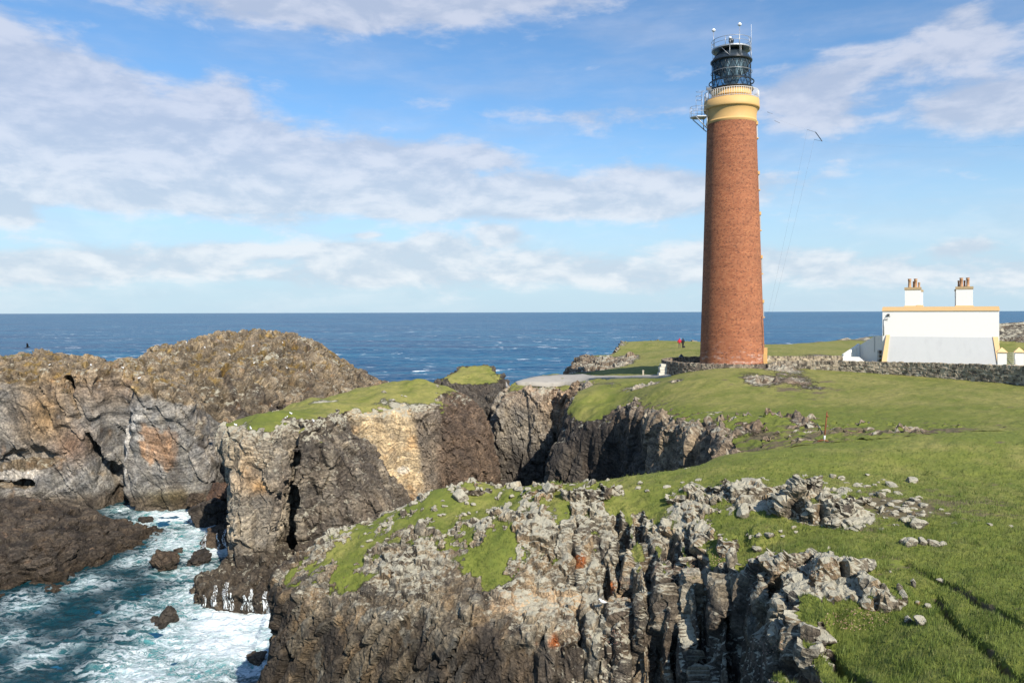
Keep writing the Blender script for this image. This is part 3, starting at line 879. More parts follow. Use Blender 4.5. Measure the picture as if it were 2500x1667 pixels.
# the open fields as a height sheet
def sheet(name, xs, ys, finish, mat, label, drop=0.0):
    X, Y = np.meshgrid(xs, ys, indexing='ij')
    Z = main_height(X, Y) - drop
    sd = poly_sd(MAIN_POLY, X, Y)
    Z = np.where(sd > 0, np.minimum(Z, Z - 1.5 * sd), Z)
    Z = np.maximum(Z, -1.0)
    V = np.stack([X.ravel(), Y.ravel(), Z.ravel()], 1)
    ni, nj = len(xs), len(ys)
    I = np.arange(ni * nj).reshape(ni, nj)
    Q = np.stack([I[:-1, :-1].ravel(), I[1:, :-1].ravel(), I[1:, 1:].ravel(), I[:-1, 1:].ravel()], 1)
    V2, at_ = finish(V, Q)
    o = make_mesh(name, V2, Q, mat, at_)
    tag(o, label, kind='structure')
    TERRAIN.append((V2, Q))
    log(name, len(V2))
    return o


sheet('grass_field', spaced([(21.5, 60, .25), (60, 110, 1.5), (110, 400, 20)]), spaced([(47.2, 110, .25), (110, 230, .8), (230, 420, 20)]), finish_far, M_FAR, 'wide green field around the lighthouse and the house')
sheet('near_turf', spaced([(21.7, 34, .12), (34, 60, 1.0), (60, 200, 20)]), spaced([(-60, 14, 8), (14, 20, .4), (20, 47.5, .12)]), finish_near, M_NEAR, 'green turf at the right edge of the foreground')
sheet('headland_behind', spaced([(8, 22.5, .5)]), spaced([(159, 230, .9)]), finish_far, M_FAR, 'grassy ground behind the far headland')


# ---- sea stack in the middle
def rb(uv, extra=()):
    return rbf_fit(world_pts(uv) + list(extra))


B_FIT = rb([(545, 1060, 71.5), (600, 1030, 73), (700, 1010, 74.5), (650, 1010, 78), (720, 1001, 81), (790, 985, 87), (830, 1006, 81), (900, 998, 86), (1000, 998, 88.5), (1060, 1004, 89.5),
            (780, 978, 90), (850, 959, 98), (930, 947, 103), (1000, 942, 105), (1063, 947, 105), (1107, 960, 102), (1145, 969, 100), (1173, 996, 98.5), (1192, 1040, 97.5)],
           [(-21, 104, 12.0), (-10, 112, 11.5), (-2.5, 106, 6.5), (-5, 109, 8.5), (-30, 80, 12), (-30, 70, 12)])
B_POLY = [(-27.2, 73), (-26.4, 71), (-24.2, 69.7), (-21.5, 69.6), (-20.9, 73.0), (-20.2, 73.0), (-19.4, 71.8), (-18.0, 73.5), (-17.0, 78), (-17.6, 84), (-15.6, 86.2), (-12, 87.4), (-9.4, 88), (-8.5, 89.5),
          (-6.3, 90.6), (-3.9, 94), (-3.2, 98.5), (-4.4, 104.5), (-8, 110), (-15, 111.5), (-20, 106), (-24, 98), (-26.5, 90), (-29.5, 84), (-29, 77)]


def stack_field(xs, ys, zs):
    X, Y = np.meshgrid(xs, ys, indexing='ij')
    H = rbf_eval(B_FIT, X, Y) + 0.15 * noise2(X, Y, .5, 3, 3)
    sd = poly_sd(B_POLY, X, Y) + 0.6 * noise2(X, Y, 0.25, 101, 3) + 0.25 * noise2(X, Y, 0.9, 102, 3)
    Z = zs[None, None, :]
    X3 = X[:, :, None]; Y3 = Y[:, :, None]
    dz = np.maximum(13.0 - Z, -1)
    left = sstep(X, -24, -27)[:, :, None]
    bat = 0.14 * dz * (1 - left) - 0.16 * dz * left
    f = smax((Z - H[:, :, None]) * 0.95, sd[:, :, None] - bat, 1.5)
    # buttress leaning out to the right in front of the pale face
    g = np.maximum.reduce([(X3 + 17.3 - 0.66 * dz) * 0.83 + 0 * Y3, (71.8 + 0.42 * (X3 + 19.4) - 0.16 * dz - Y3) * 0.9, (Y3 - 84 + 0 * X3 + 0 * Z), (-19.6 - X3 - 0.05 * dz) + 0 * Y3,
                           (Z - 12.9 + 0.5 * np.abs(Y3 - 77) * .3 + 0.55 * (X3 + 18.5)) * .8])
    f = smin(f, g, 0.7)
    # dark open crevice
    cx = -20.3 + 0.07 * (Z - 6) + 0 * X3 + 0 * Y3
    cut = np.abs(X3 - cx) - (0.55 + 0.05 * dz) * 0.9
    cut = np.maximum(cut, (Y3 - 75.0)); cut = np.maximum(cut, Z - 11.3)
    f = smax(f, -cut, 0.4)
    # wave-cut ledge at its foot
    ld = poly_sd([(-27.3, 66.5), (-26.2, 63.6), (-23.4, 62.4), (-20.5, 61.6), (-17.0, 62.2), (-14.5, 66), (-16, 72), (-25, 73)], X, Y) + .9 * noise2(X, Y, .5, 103, 3)
    lh = 1.45 + 1.0 * noise2(X, Y, .45, 104, 3) + .08 * (Y - 66) + .5 * sstep(X, -24, -21)
    f = smin(f, smax(ld[:, :, None], (Z - lh[:, :, None]) * .9, .3), .3)
    return f.astype(np.float32)


def stack_noise(P):
    return 0.75 * fbm(P * np.array((0.25, 0.25, 0.14)), 4, seed=111)


def finish_stack(V, Q):
    N = vnormals(V, Q)
    x, y, z = V[:, 0], V[:, 1], V[:, 2]
    turf = 0.95 + 0.4 * fbm(V * 0.5, 3, seed=121) - 2.3 * sstep(N[:, 2], 0.88, 0.66) - 1.5 * sstep(z, 12.2, 11.2) * sstep(y, 95, 85)
    turf = turf - 2.5 * sstep(z, 9, 6)
    turf = turf - 0.9 * splat(V, at(560, 1050, 71), (2.0, 2.2, 1.5)) - 0.7 * splat(V, at(1000, 990, 89), (5, 1.6, 1.2)) - 0.8 * splat(V, at(790, 985, 88), (1.6, 3, 1.5)) - 1.0 * splat(V, at(1150, 985, 98), (3.5, 6, 2))
    turf = np.clip(turf, -.6, 1)
    g = sstep(turf, 0.1, 0.42)
    tan = sstep(x, -18.2, -17.2) * sstep(x + 11.6 - .22 * (13 - z) + .5 * vnoise(V * .5, 129), .4, -.4) * sstep(y, 84.2, 85.2)
    big, r1, r2, e = blocks(V, N, rotm(0.1, 0.12, 0.2), (1.6, 1.6, 2.8), 0.34, 0.30, 130)
    sm, s1, s2, e2 = blocks(V, N, rotm(0.0, 0.3, 0.1), (0.6, 0.7, 0.9), 0.14, 0.14, 131)
    rib = fbm(V * np.array((1.1, 1.1, 0.22)), 3, seed=132)
    d = (1 - g) * ((big * (1 - .8 * tan) + sm * (1 - .6 * tan)) + 0.30 * rib) + g * .05 * fbm(V * 1.2, 2, seed=133)
    V2 = V + N * d[:, None]
    grey = np.array((0.185, 0.172, 0.150)); g2 = np.array((0.30, 0.27, 0.22)); dk = np.array((0.062, 0.052, 0.045)); tn = np.array((0.44, 0.355, 0.23)); brn = np.array((0.085, 0.062, 0.048))
    T = grey + (g2 - grey) * r1[:, None]
    def lay(T, m, c): return T * (1 - m[:, None]) + np.array(c) * m[:, None]
    n = fbm(V * np.array((.5, .5, .2)), 4, seed=134)
    dkm = sstep(x + 0.6 * n * 3, -21.5, -19.6) * sstep(y, 86, 84) * np.clip(0.9 - 0.6 * sstep(n, 0.0, .4), 0, 1)
    T = lay(T, dkm * .9, dk)
    T = lay(T, tan * 0.92, tn)
    T = lay(T, tan * sstep(z + 2.5 * n, 5.5, 3.5) * .75, (0.16, 0.14, 0.12))
    T = lay(T, tan * sstep(fbm(V * np.array((.9, .9, .15)), 3, seed=135), 0.1, 0.4) * .5, (0.20, 0.15, 0.10))
    T = lay(T, tan * .55 * sstep(fbm(V * np.array((.4, .4, .5)), 3, seed=136), 0.1, 0.35), (0.42, 0.26, 0.12))
    T = lay(T, sstep(x, -12.0, -11.4) * (1 - tan) * sstep(y, 84, 85) * .55, (0.13, 0.10, 0.075))
    T = lay(T, sstep(x, -9.0, -7.6) * .9, brn)
    T = lay(T, sstep(x, -9.3, -8.4) * sstep(n, 0.0, .35) * .5, (0.17, 0.13, 0.10))
    T = lay(T, splat(V, at(610, 1150, 70.5), (1.1, 2, 1.6)) * .9, (0.50, 0.33, 0.17))
    T = lay(T, splat(V, at(650, 1180, 70.5), (.8, 2, .6)) * .9, (0.50, 0.27, 0.07))
    T = lay(T, splat(V, at(600, 1110, 70.5), (2.0, 2, .9)) * .5, (0.36, 0.30, 0.21))
    T = lay(T, splat(V, at(680, 1190, 70.5), (1.0, 2, 1.9)) * .8, (0.10, 0.08, 0.07))
    T = lay(T, sstep(z, 4.4, 2.2) * .9, (0.034, 0.027, 0.021))
    T = lay(T, sstep(splat(V, at(1135, 1195, 91.5), (.9, 3, .9)), .4, .6) * .9, (0.72, 0.70, 0.66))
    T = lay(T, sstep(splat(V, at(985, 1145, 87), (.9, 3, .55)) + .3 * n, .45, .6) * .7, (0.72, 0.69, 0.62))
    T = T * (0.80 + 0.4 * s1)[:, None]
    th = fbm(V * np.array((.16, .16, .12)), 3, seed=137)
    strata = z * 0.9 + 3.6 * th - 0.25 * x + 0.8 * fbm(V * .4, 3, seed=140)
    lich = np.clip(0.25 + 0.4 * fbm(V * .4, 3, seed=138) + 0.5 * sstep(z, 11.5, 13.5) - .4 * sstep(x, -10, -8), 0, 1)
    ochre = np.clip(0.1 + 1.0 * splat(V, at(790, 1060, 76), (2.5, 5, 3.5)), 0, 1)
    tone = 0.65 + 0.2 * fbm(V * .2, 2, seed=139) - 0.5 * splat(V, at(680, 1015, 76), (4, 5, 2))
    return V2, dict(turf=turf, tint=T, lichen=lich, strata=strata, ochre=ochre, tone=tone, bare=np.full(len(V), .1))


xs = spaced([(-32, 1, .17)]); ys = spaced([(60, 100, .17), (100, 114, .3)]); zs = spaced([(-.5, 16, .17)])
f = stack_field(xs, ys, zs)
band_noise(f, xs, ys, zs, 1.8, stack_noise)
bake('sea_stack', xs, ys, zs, f, finish_stack, M_FAR, 'turf-topped sea stack with a pale tan face between dark rock walls')

# ---- great headland on the left
L_FIT = rb([(0, 905, 95), (0, 868, 110), (110, 855, 115), (150, 903, 97), (260, 899, 97), (288, 874, 112), (400, 849, 122), (500, 829, 130), (600, 815, 136), (655, 810, 140), (740, 824, 142), (800, 853, 143),
            (860, 897, 144), (915, 940, 145), (400, 925, 99), (470, 962, 101), (540, 1005, 104), (600, 900, 116), (650, 950, 112), (700, 972, 116), (800, 930, 128), (860, 960, 128), (500, 882, 114), (740, 880, 130),
            (288, 884, 138), (150, 868, 138), (0, 880, 138), (350, 868, 132), (230, 874, 124), (100, 864, 128), (400, 858, 140), (470, 845, 145), (0, 876, 124)],
           [(-40, 165, 13), (-60, 155, 13), (-90, 130, 14.0), (-85, 95, 15.5), (-28, 165, 8), (-16, 152, 5), (-105, 110, 15)])
L_POLY = [(-110, 94), (-72, 94), (-62, 94.8), (-51.5, 95.4), (-49.2, 98.5), (-47.4, 98), (-46, 95), (-41.2, 95), (-38.4, 96.5), (-37.4, 100.5), (-36.4, 100.5), (-35.4, 98), (-33.6, 99.5), (-32.8, 106), (-30.6, 112),
          (-26.5, 118), (-22.0, 124), (-18.8, 132), (-17, 142), (-20, 158), (-40, 170), (-70, 165), (-110, 150)]


def head_field(xs, ys, zs):
    X, Y = np.meshgrid(xs, ys, indexing='ij')
    H = rbf_eval(L_FIT, X, Y) + 0.5 * noise2(X, Y, .25, 141, 4) + 0.2 * noise2(X, Y, .9, 142, 3)
    H = H - 1.5 * np.exp(-((X + 0.497 * Y) / 5.5) ** 2) * sstep(Y, 100, 108) - .7 * np.exp(-((X + 0.60 * Y) / 8) ** 2) * sstep(Y, 100, 108)
    sd = poly_sd(L_POLY, X, Y) + 0.9 * noise2(X, Y, 0.16, 143, 3) + 0.35 * noise2(X, Y, 0.6, 144, 3)
    Z = zs[None, None, :]
    X3 = X[:, :, None]; Y3 = Y[:, :, None]
    dz = np.maximum(16.0 - Z, -1)
    f = smax((Z - H[:, :, None]) * 0.9, sd[:, :, None] - 0.06 * dz, 2.6)
    # slanting crevice
    cx = -47.8 - 0.50 * Z + 0.004 * Z * Z
    cut = np.abs(X3 - cx) * .9 - 0.40 - 0.10 * np.maximum(11 - Z, 0)
    cut = np.maximum(cut, Y3 - 99.5); cut = np.maximum(cut, Z - 16)
    f = smax(f, -cut, 0.8)
    # shallow sea cave under an arch, and a lower slot
    e1 = (np.sqrt(((X3 + 57.5) / 6.5) ** 2 + ((Y3 - 93.0) / 3.4) ** 2 + ((Z - 6.6 + 0.012 * (X3 + 55) ** 2) / 1.25) ** 2) - 1) * 1.2
    f = smax(f, -e1, 0.4)
    e2 = (np.sqrt(((X3 + 62) / 5.0) ** 2 + ((Y3 - 94) / 2.0) ** 2 + ((Z - 3.4) / .5) ** 2) - 1) * .5
    f = smax(f, -e2, 0.2)
    # gullies on the right flank
    for (gx, gy, dx_) in ((-37.2, 101, .75), (-34.8, 106, .8), (-31.6, 113, .7), (-28.0, 119, .6)):
        c2 = np.abs(X3 - gx + 0.32 * (Z - 6)) * .9 - dx_
        c2 = np.maximum(c2, Y3 - gy); c2 = np.maximum(c2, Z - 12.0)
        f = smax(f, -c2, 0.8)
    return f.astype(np.float32)


def finish_head(V, Q):
    N = vnormals(V, Q)
    x, y, z = V[:, 0], V[:, 1], V[:, 2]
    face = sstep(N[:, 2], 0.55, 0.25)
    turf = -0.25 + 0.55 * fbm(V * 0.35, 4, seed=151) + 0.45 * fbm(V * 1.5, 3, seed=152) + .25 * sstep(z, 15.5, 18) - 1.2 * face
    turf = turf + 0.9 * splat(V, at(10, 868, 112), (2.5, 6, 2))
    turf = np.clip(turf, -.6, 1)
    g = sstep(turf, 0.1, 0.42)
    smooth = face * sstep(x, -33, -37)
    big, r1, r2, e = blocks(V, N, rotm(0.3, 0.5, 0.2), (1.6, 3.2, 5.4), 0.65, 0.5, 160)
    sm, s1, s2, e2 = blocks(V, N, rotm(0.1, 0.5, 0.1), (0.75, 1.1, 1.5), 0.30, 0.22, 161)
    th = fbm(V * np.array((.085, .085, .10)), 3, seed=162)
    strata = z * 0.62 + 4.6 * th - 0.24 * x
    stair = np.sin(strata * 3.1 + 2 * th) * 0.10
    d = (1 - g) * (big * (1 - .55 * smooth) + sm * (1 - .75 * smooth) + stair * (0.4 + smooth) + 0.22 * fbm(V * np.array((.6, .6, .35)), 4, seed=163)) + g * 0.05 * sm
    V2 = V + N * d[:, None]
    top0 = np.array((0.085, 0.070, 0.050)); top1 = np.array((0.205, 0.170, 0.125)); gr0 = np.array((0.135, 0.138, 0.138)); gr1 = np.array((0.245, 0.24, 0.23))
    T = top0 + (top1 - top0) * r1[:, None]
    def lay(T, m, c): return T * (1 - m[:, None]) + np.array(c) * m[:, None]
    n = fbm(V * np.array((.18, .18, .14)), 4, seed=164)
    n2 = fbm(V * np.array((.7, .7, .25)), 4, seed=165)
    GR = gr0 + (gr1 - gr0) * r1[:, None]
    fm = (smooth * sstep(z + 3 * n, 17.0, 14.0))[:, None]
    T = T * (1 - fm) + GR * fm
    T = lay(T, splat(V, at(115, 1010, 95.5), (3.6, 4, 4.6)) * .85, (0.235, 0.155, 0.075))
    T = lay(T, splat(V, at(185, 1085, 95.5), (2.2, 4, 2.0)) * .85, (0.17, 0.105, 0.07))
    T = lay(T, splat(V, at(250, 950, 97), (5.0, 4, 2.0)) * .6, (0.30, 0.22, 0.15))
    # tilted ochre slab
    q = V - at(392, 1085, 95.5)
    q = q + 0.9 * n2[:, None] + 0.5 * (s1 - .5)[:, None]
    sl = sstep(np.abs(q[:, 0]), 2.1, 1.7) * sstep(np.abs(q[:, 2] + 0.42 * q[:, 0]), 2.3, 1.9) * sstep(np.abs(q[:, 1]), 4, 3)
    T = lay(T, sl * .68 * (0.6 + .4 * sstep(n2, -.2, .1)), (0.31, 0.18, 0.095))
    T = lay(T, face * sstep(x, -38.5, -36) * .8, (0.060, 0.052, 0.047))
    rib = fbm((V @ rotm(0, .55, 0).T) * np.array((.55, .25, .10)), 4, seed=169)
    T = lay(T, sstep(rib, .02, .30) * sstep(x, -44, -40) * .75, (0.055, 0.046, 0.040))
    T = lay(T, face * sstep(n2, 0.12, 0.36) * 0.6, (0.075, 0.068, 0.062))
    T = lay(T, sstep(n2 - .1 * face, 0.22, 0.42) * 0.5, (0.20, 0.12, 0.06))
    gu = sstep(n2 * 1.1 + .02 + splat(V, at(335, 1015, 95.5), (1.6, 4, 1.7)) + splat(V, at(312, 1110, 95.5), (1.0, 4, 3.0)) + .8 * splat(V, at(350, 1065, 95.5), (1.1, 4, .4)), .50, .70)
    T = lay(T, gu * .55, (0.58, 0.58, 0.57))
    gu2 = sstep(fbm(V * np.array((1.2, 1.2, .12)), 3, seed=166) + .7 * splat(V, at(50, 1155, 94.5), (6, 4, 1.2)), .55, .8)
    T = lay(T, gu2 * .6, (0.55, 0.53, 0.50))
    T = lay(T, splat(V, at(415, 1215, 95.5), (2.6, 4, 1.0)) * .7, (0.19, 0.16, 0.045))
    T = lay(T, sstep(z, 2.8, 1.2) * .8, (0.06, 0.046, 0.032))
    T = T * (0.78 + 0.44 * s1)[:, None]
    lich = np.clip(0.28 + 0.4 * n - .2 * face, 0, 1)
    ochre = np.clip(0.8 * sstep(z, 13, 16.5) * (1 - .6 * face) + 0.1, 0, 1)
    mus = sstep(z, 12, 15.5) * (1 - face) * sstep(fbm(V * .8, 4, seed=168), .05, .3)
    T = lay(T, mus * .7, (0.20, 0.135, 0.035))
    return V2, dict(turf=turf, tint=T, lichen=lich, strata=strata, ochre=ochre, tone=np.full(len(V), .55), bare=np.full(len(V), .6))


xs = spaced([(-80, -14, .26)]); ys = spaced([(90, 106, .24), (106, 172, .36)]); zs = spaced([(-.5, 22, .26)])
f = head_field(xs, ys, zs)
band_noise(f, xs, ys, zs, 2.4, lambda P: 1.0 * fbm(P * np.array((0.16, 0.16, 0.12)), 4, seed=145))
M_HEAD = ground_material('folded_headland_rock', 0.5, 0.8, 1.0, 0.15, 1.05)
bake('rocky_headland', xs, ys, zs, f, finish_head, M_HEAD, 'big bare folded-rock headland across the water on the left')

# ---- low wet reef at the lower left
K_FIT = rb([(0, 1455, 66), (100, 1437, 67.5), (200, 1393, 72), (300, 1350, 77.5), (378, 1314, 82.6), (0, 1400, 68.2), (100, 1380, 69.5), (200, 1345, 73.5), (0, 1300, 73.5), (100, 1290, 75), (200, 1300, 77),
            (0, 1218, 83), (60, 1220, 83), (120, 1228, 83.5), (200, 1243, 84.5), (300, 1272, 85)],
           [(-60, 90, 1), (-50, 90.5, -.8), (-42, 91, -1.5), (-35, 86, -2), (-36, 76, -2.5), (-42, 68, -2.5), (-56, 60, -2.5), (-58, 72, 4.0), (-60, 80, 4.8), (-75, 80, 5), (-75, 62, -1), (-46, 62, -2.2), (-50, 60, -2.5), (-43, 64.5, -1.6), (-38, 70, -1.8)])


def finish_reef(V, Q):
    N = vnormals(V, Q)
    z = V[:, 2]
    big, r1, r2, e = blocks(V, N, rotm(0.1, 0.35, 0.5), (2.6, 1.6, 1.1), 0.30, 0.28, 170)
    sm, s1, s2, e2 = blocks(V, N, rotm(0.1, 0.35, 0.5), (0.8, 0.6, 0.4), 0.12, 0.12, 171)
    d = big + sm + 0.25 * fbm(V * .7, 4, seed=172)
    V2 = V + N * d[:, None]
    a = np.array((0.028, 0.024, 0.021)); b = np.array((0.068, 0.057, 0.047))
    T = a + (b - a) * r1[:, None]
    def lay(T, m, c): return T * (1 - m[:, None]) + np.array(c) * m[:, None]
    n = fbm(V * .4, 4, seed=173)
    T = lay(T, sstep(n, .12, .4) * .8, (0.062, 0.048, 0.036))
    T = lay(T, sstep(z + n, 1.3, .4) * .7, (0.034, 0.025, 0.016))
    T = lay(T, sstep(fbm(V * .9, 3, seed=174), .32, .5) * .6, (0.17, 0.12, 0.085))
    T = T * (0.75 + 0.5 * s1)[:, None]
    n0 = np.zeros(len(V))
    strata = (V @ rotm(0.1, 0.2, 0.5).T)[:, 2] * 1.5 + fbm(V * .3, 2, seed=175)
    return V2, dict(turf=n0 - .6, tint=T, lichen=n0 + .12, strata=strata, ochre=n0, tone=n0 + .5, bare=n0)


M_WET = ground_material('wet_reef_rock', 0.7, 0.8, 0.6)
xs = spaced([(-72, -34, .17)]); ys = spaced([(62, 92, .17)]); zs = spaced([(-1.2, 6.5, .17)])
X, Y = np.meshgrid(xs, ys, indexing='ij')
Hk = rbf_eval(K_FIT, X, Y) + .2 * noise2(X, Y, .35, 176, 4)
f = ((zs[None, None, :] - Hk[:, :, None]) * .8).astype(np.float32)
band_noise(f, xs, ys, zs, 1.2, lambda P: 0.5 * fbm(P * np.array((0.4, 0.4, 0.8)), 3, seed=177))
bake('low_reef', xs, ys, zs, f, finish_reef, M_WET, 'low dark reef sloping into the water at the lower left')
del f


# ------------------------------------------------------------------ water
def sea_material():
    m, t, out = mat_new('sea_water')
    geo = t.node('ShaderNodeNewGeometry'); P = geo.outputs['Position']
    sp = t.node('ShaderNodeSeparateXYZ'); t.l.new(P, sp.inputs[0])
    rng = t.vm('LENGTH', P)
    rng = t.n[-1].outputs['Value']
    Pm = t.mapping(P, scale=(0.45, 1.0, 1.0))
    wA = t.noise(Pm, 0.045, 5, 0.6, 0.4)
    wB = t.noise(Pm, 0.22, 6, 0.62, 0.5)
    wC = t.noise(Pm, 1.1, 5, 0.6)
    big = t.noise(t.mapping(P, scale=(0.25, 1, 1)), 0.004, 6, 0.65)
    wS = t.noise(t.mapping(P, scale=(0.22, 1, 1)), 0.03, 6, 0.68, .3)
    col = t.mix(t.ramp(big, .35, .68), (0.003, 0.040, 0.110), (0.006, 0.078, 0.170))
    col = t.mix(t.ramp(t.m('ADD', t.m('MULTIPLY', wS, .6), t.m('MULTIPLY', wB, .4)), .44, .60), col, (0.016, 0.130, 0.225))
    near = t.ramp(rng, 120.0, 420.0, 1.0, 0.0)
    col = t.mix(t.m('MULTIPLY', near, 0.5), col, (0.006, 0.065, 0.130))
    cap = t.noise(t.mapping(P, scale=(0.16, 0.4, 1)), 0.42, 5, 0.6, 0.3)
    capm = t.m('MULTIPLY', t.ramp(cap, 0.622, 0.657), t.ramp(t.noise(P, 0.012, 3, .5), 0.42, 0.6))
    capm = t.m('MULTIPLY', capm, t.ramp(rng, 1200, 4000, 1.0, 0.0))
    h = t.m('ADD', t.m('MULTIPLY', wA, 3.2), t.m('MULTIPLY', wB, 1.3))
    h = t.m('ADD', h, t.m('MULTIPLY', wC, 0.28))
    bn = t.bump(h, 1.0, 1.1)
    b = bsdf(t, None, col, 0.30, 0.22, normal=bn, IOR=1.333)
    f = bsdf(t, None, (0.8, 0.84, 0.86), 0.8, 0.1)
    mx = t.node('ShaderNodeMixShader'); t.put(mx.inputs[0], capm); t.l.new(b.outputs[0], mx.inputs[1]); t.l.new(f.outputs[0], mx.inputs[2])
    t.l.new(mx.outputs[0], out.inputs[0])
    return m


def ring_grid(xs, ys, fn):
    X, Y = np.meshgrid(xs, ys, indexing='ij')
    V = np.stack([X.ravel(), Y.ravel(), fn(X, Y).ravel()], 1)
    I = np.arange(len(xs) * len(ys)).reshape(len(xs), len(ys))
    Q = np.stack([I[:-1, :-1].ravel(), I[1:, :-1].ravel(), I[1:, 1:].ravel(), I[:-1, 1:].ravel()], 1)
    return V, Q


def swell(X, Y):
    far = sstep(Y, 1500, 300)
    z = 0.55 * noise2(X * .6, Y, 0.07, 201, 3) + 0.30 * noise2(X * .7, Y, 0.25, 202, 3)
    return -0.35 + z * far * 1.2


sx = np.concatenate([-np.geomspace(60000, 300, 26), np.linspace(-290, 260, 460), np.geomspace(270, 60000, 26)])
sy = np.concatenate([[-60000, -3000, -200], np.linspace(20, 520, 560), np.geomspace(525, 1500, 120), np.geomspace(1560, 70000, 40)])
V, Q = ring_grid(sx, sy, swell)
sea = make_mesh('sea', V, Q, sea_material(), smooth=True)
tag(sea, 'deep blue open sea with scattered white caps reaching the horizon', kind='structure')
log('sea')


def surf_material():
    m, t, out = mat_new('surf_water')
    geo = t.node('ShaderNodeNewGeometry'); P = geo.outputs['Position']
    fo = t.attr('foam')
    wp = t.noise(P, 0.35, 4, .6, out=1)
    Pw = t.vm('ADD', P, t.vm('SCALE', t.vm('SUBTRACT', wp, (.5, .5, .5)), scale=3.2))
    st = t.mapping(Pw, rot=(0, 0, math.radians(-32)), scale=(0.38, 1.1, 1))
    r1 = t.m('ABSOLUTE', t.m('SUBTRACT', t.noise(st, 0.85, 7, .62, .3), 0.5))
    lace = t.ramp(r1, 0.0, 0.085, 1.0, 0.0)
    r2 = t.m('ABSOLUTE', t.m('SUBTRACT', t.noise(st, 2.6, 5, .6, .2), 0.5))
    lace2 = t.ramp(r2, 0.0, 0.07, 1.0, 0.0)
    n = t.noise(st, 1.4, 8, .68)
    solid = t.ramp(t.m('ADD', t.m('MULTIPLY', t.m('SUBTRACT', n, .5), 1.6), fo), 0.62, 1.15)
    lc = t.m('MULTIPLY', lace, t.ramp(t.m('ADD', fo, t.m('MULTIPLY', t.noise(P, .3, 3, .5), .5)), 0.22, 0.85, 0.0, 0.95))
    lc2 = t.m('MULTIPLY', lace2, t.ramp(fo, 0.22, 0.7, 0.0, 0.8))
    foam = t.m('MAXIMUM', t.m('MAXIMUM', solid, lc), lc2)
    col = t.mix(t.ramp(t.m('ADD', fo, t.m('MULTIPLY', t.noise(P, .5, 4, .6), .5)), 0.35, 1.15), (0.004, 0.036, 0.048), (0.10, 0.34, 0.35))
    bn = t.bump(t.m('ADD', t.noise(st, 1.2, 7, .6), t.m('MULTIPLY', foam, 0.25)), 0.9, 0.5)
    b = bsdf(t, None, col, 0.14, 0.5, normal=bn, IOR=1.333)
    fc = t.mix(t.noise(st, 3.0, 6, .65), (0.50, 0.62, 0.66), (0.90, 0.93, 0.93))
    f = bsdf(t, None, fc, 0.7, 0.1, normal=bn)
    mx = t.node('ShaderNodeMixShader'); t.put(mx.inputs[0], foam); t.l.new(b.outputs[0], mx.inputs[1]); t.l.new(f.outputs[0], mx.inputs[2])
    t.l.new(mx.outputs[0], out.inputs[0])
    return m


def wpos(u, v):
    Y = CAMZ * FPX / (v - 762.0 + ROLL * (u - 1250))
    return at(u, v, Y)


FOAM = [(610, 1490, 5, 1.05), (560, 1510, 4.5, 1.0), (500, 1450, 3.5, .75), (440, 1330, 3.2, .75), (430, 1262, 4.0, 1.0), (385, 1255, 2.6, .8), (520, 1345, 2.6, .9), (470, 1300, 3.0, .7), (300, 1243, 2.0, .5), (590, 1385, 2.2, .75),
        (580, 1560, 4.5, .9), (440, 1560, 3.6, .7), (350, 1635, 3.4, .75), (500, 1625, 3.5, .6), (620, 1600, 3, .85), (450, 1400, 2.4, .5), (60, 1480, 2.2, .3), (200, 1430, 2.2, .35), (330, 1370, 2.0, .4), (110, 1600, 2.2, .32), (20, 1560, 2.0, .3),
        (330, 1490, 2.5, .35), (400, 1500, 2.0, .45)]


def inlet(X, Y):
    n1 = noise2(X + .35 * Y, Y, 0.22, 211, 4); n2 = 1 - np.abs(noise2(X * .8 + .5 * Y, Y, 0.45, 212, 4)) * 2
    n3 = 1 - np.abs(noise2(X, Y, 1.1, 213, 3)) * 2
    return -0.12 + 0.42 * n1 + 0.28 * n2 ** 2 * np.sign(n2) * .8 + 0.10 * n3


V, Q = ring_grid(spaced([(-80, -48, .4), (-48, -10, .13), (-10, 22, .5)]), spaced([(20, 44, 1.0), (44, 100, .13), (100, 130, .6)]), inlet)
fo = np.zeros(len(V))
for (u, v, r, s) in FOAM:
    c = wpos(u, v)
    d2 = ((V[:, 0] - c[0]) / r) ** 2 + ((V[:, 1] - c[1]) / (r * 1.1)) ** 2
    fo = np.maximum(fo, s * np.exp(-d2)) + 0.18 * s * np.exp(-d2)
fo = fo * 1.02 + 0.42 * (V[:, 2] + .05) - 0.04
surf = make_mesh('inlet_water', V, Q, surf_material(), {'foam': np.clip(fo, 0, 1.3)}, smooth=True)
tag(surf, 'teal water churned into white foam in the rocky inlet', kind='structure')
log('inlet')


# ------------------------------------------------------------------ building blocks for things
def empty(name, loc=(0, 0, 0), rz=0.0, **kw):
    o = bpy.data.objects.new(name, None)
    COL.objects.link(o); o.location = loc; o.rotation_euler = (0, 0, rz)
    o.empty_display_size = 0.5
    return tag(o, **kw)


def part(name, bm, mat, parent=None, smooth=False):
    me = bpy.data.meshes.new(name)
    bmesh.ops.recalc_face_normals(bm, faces=bm.faces)
    if smooth:
        for f_ in bm.faces: f_.smooth = True
    bm.to_mesh(me); bm.free()
    o = bpy.data.objects.new(name, me)
    COL.objects.link(o); me.materials.append(mat)
    if parent is not None: o.parent = parent
    return o


def B():
    return bmesh.new()


def box(bm, x0, x1, y0, y1, z0, z1, M=None):
    vs = [bm.verts.new(Vector((x, y, z)) if M is None else M @ Vector((x, y, z))) for x in (x0, x1) for y in (y0, y1) for z in (z0, z1)]
    for q in ((0, 1, 3, 2), (4, 6, 7, 5), (0, 4, 5, 1), (2, 3, 7, 6), (0, 2, 6, 4), (1, 5, 7, 3)):
        bm.faces.new([vs[i] for i in q])
    return bm


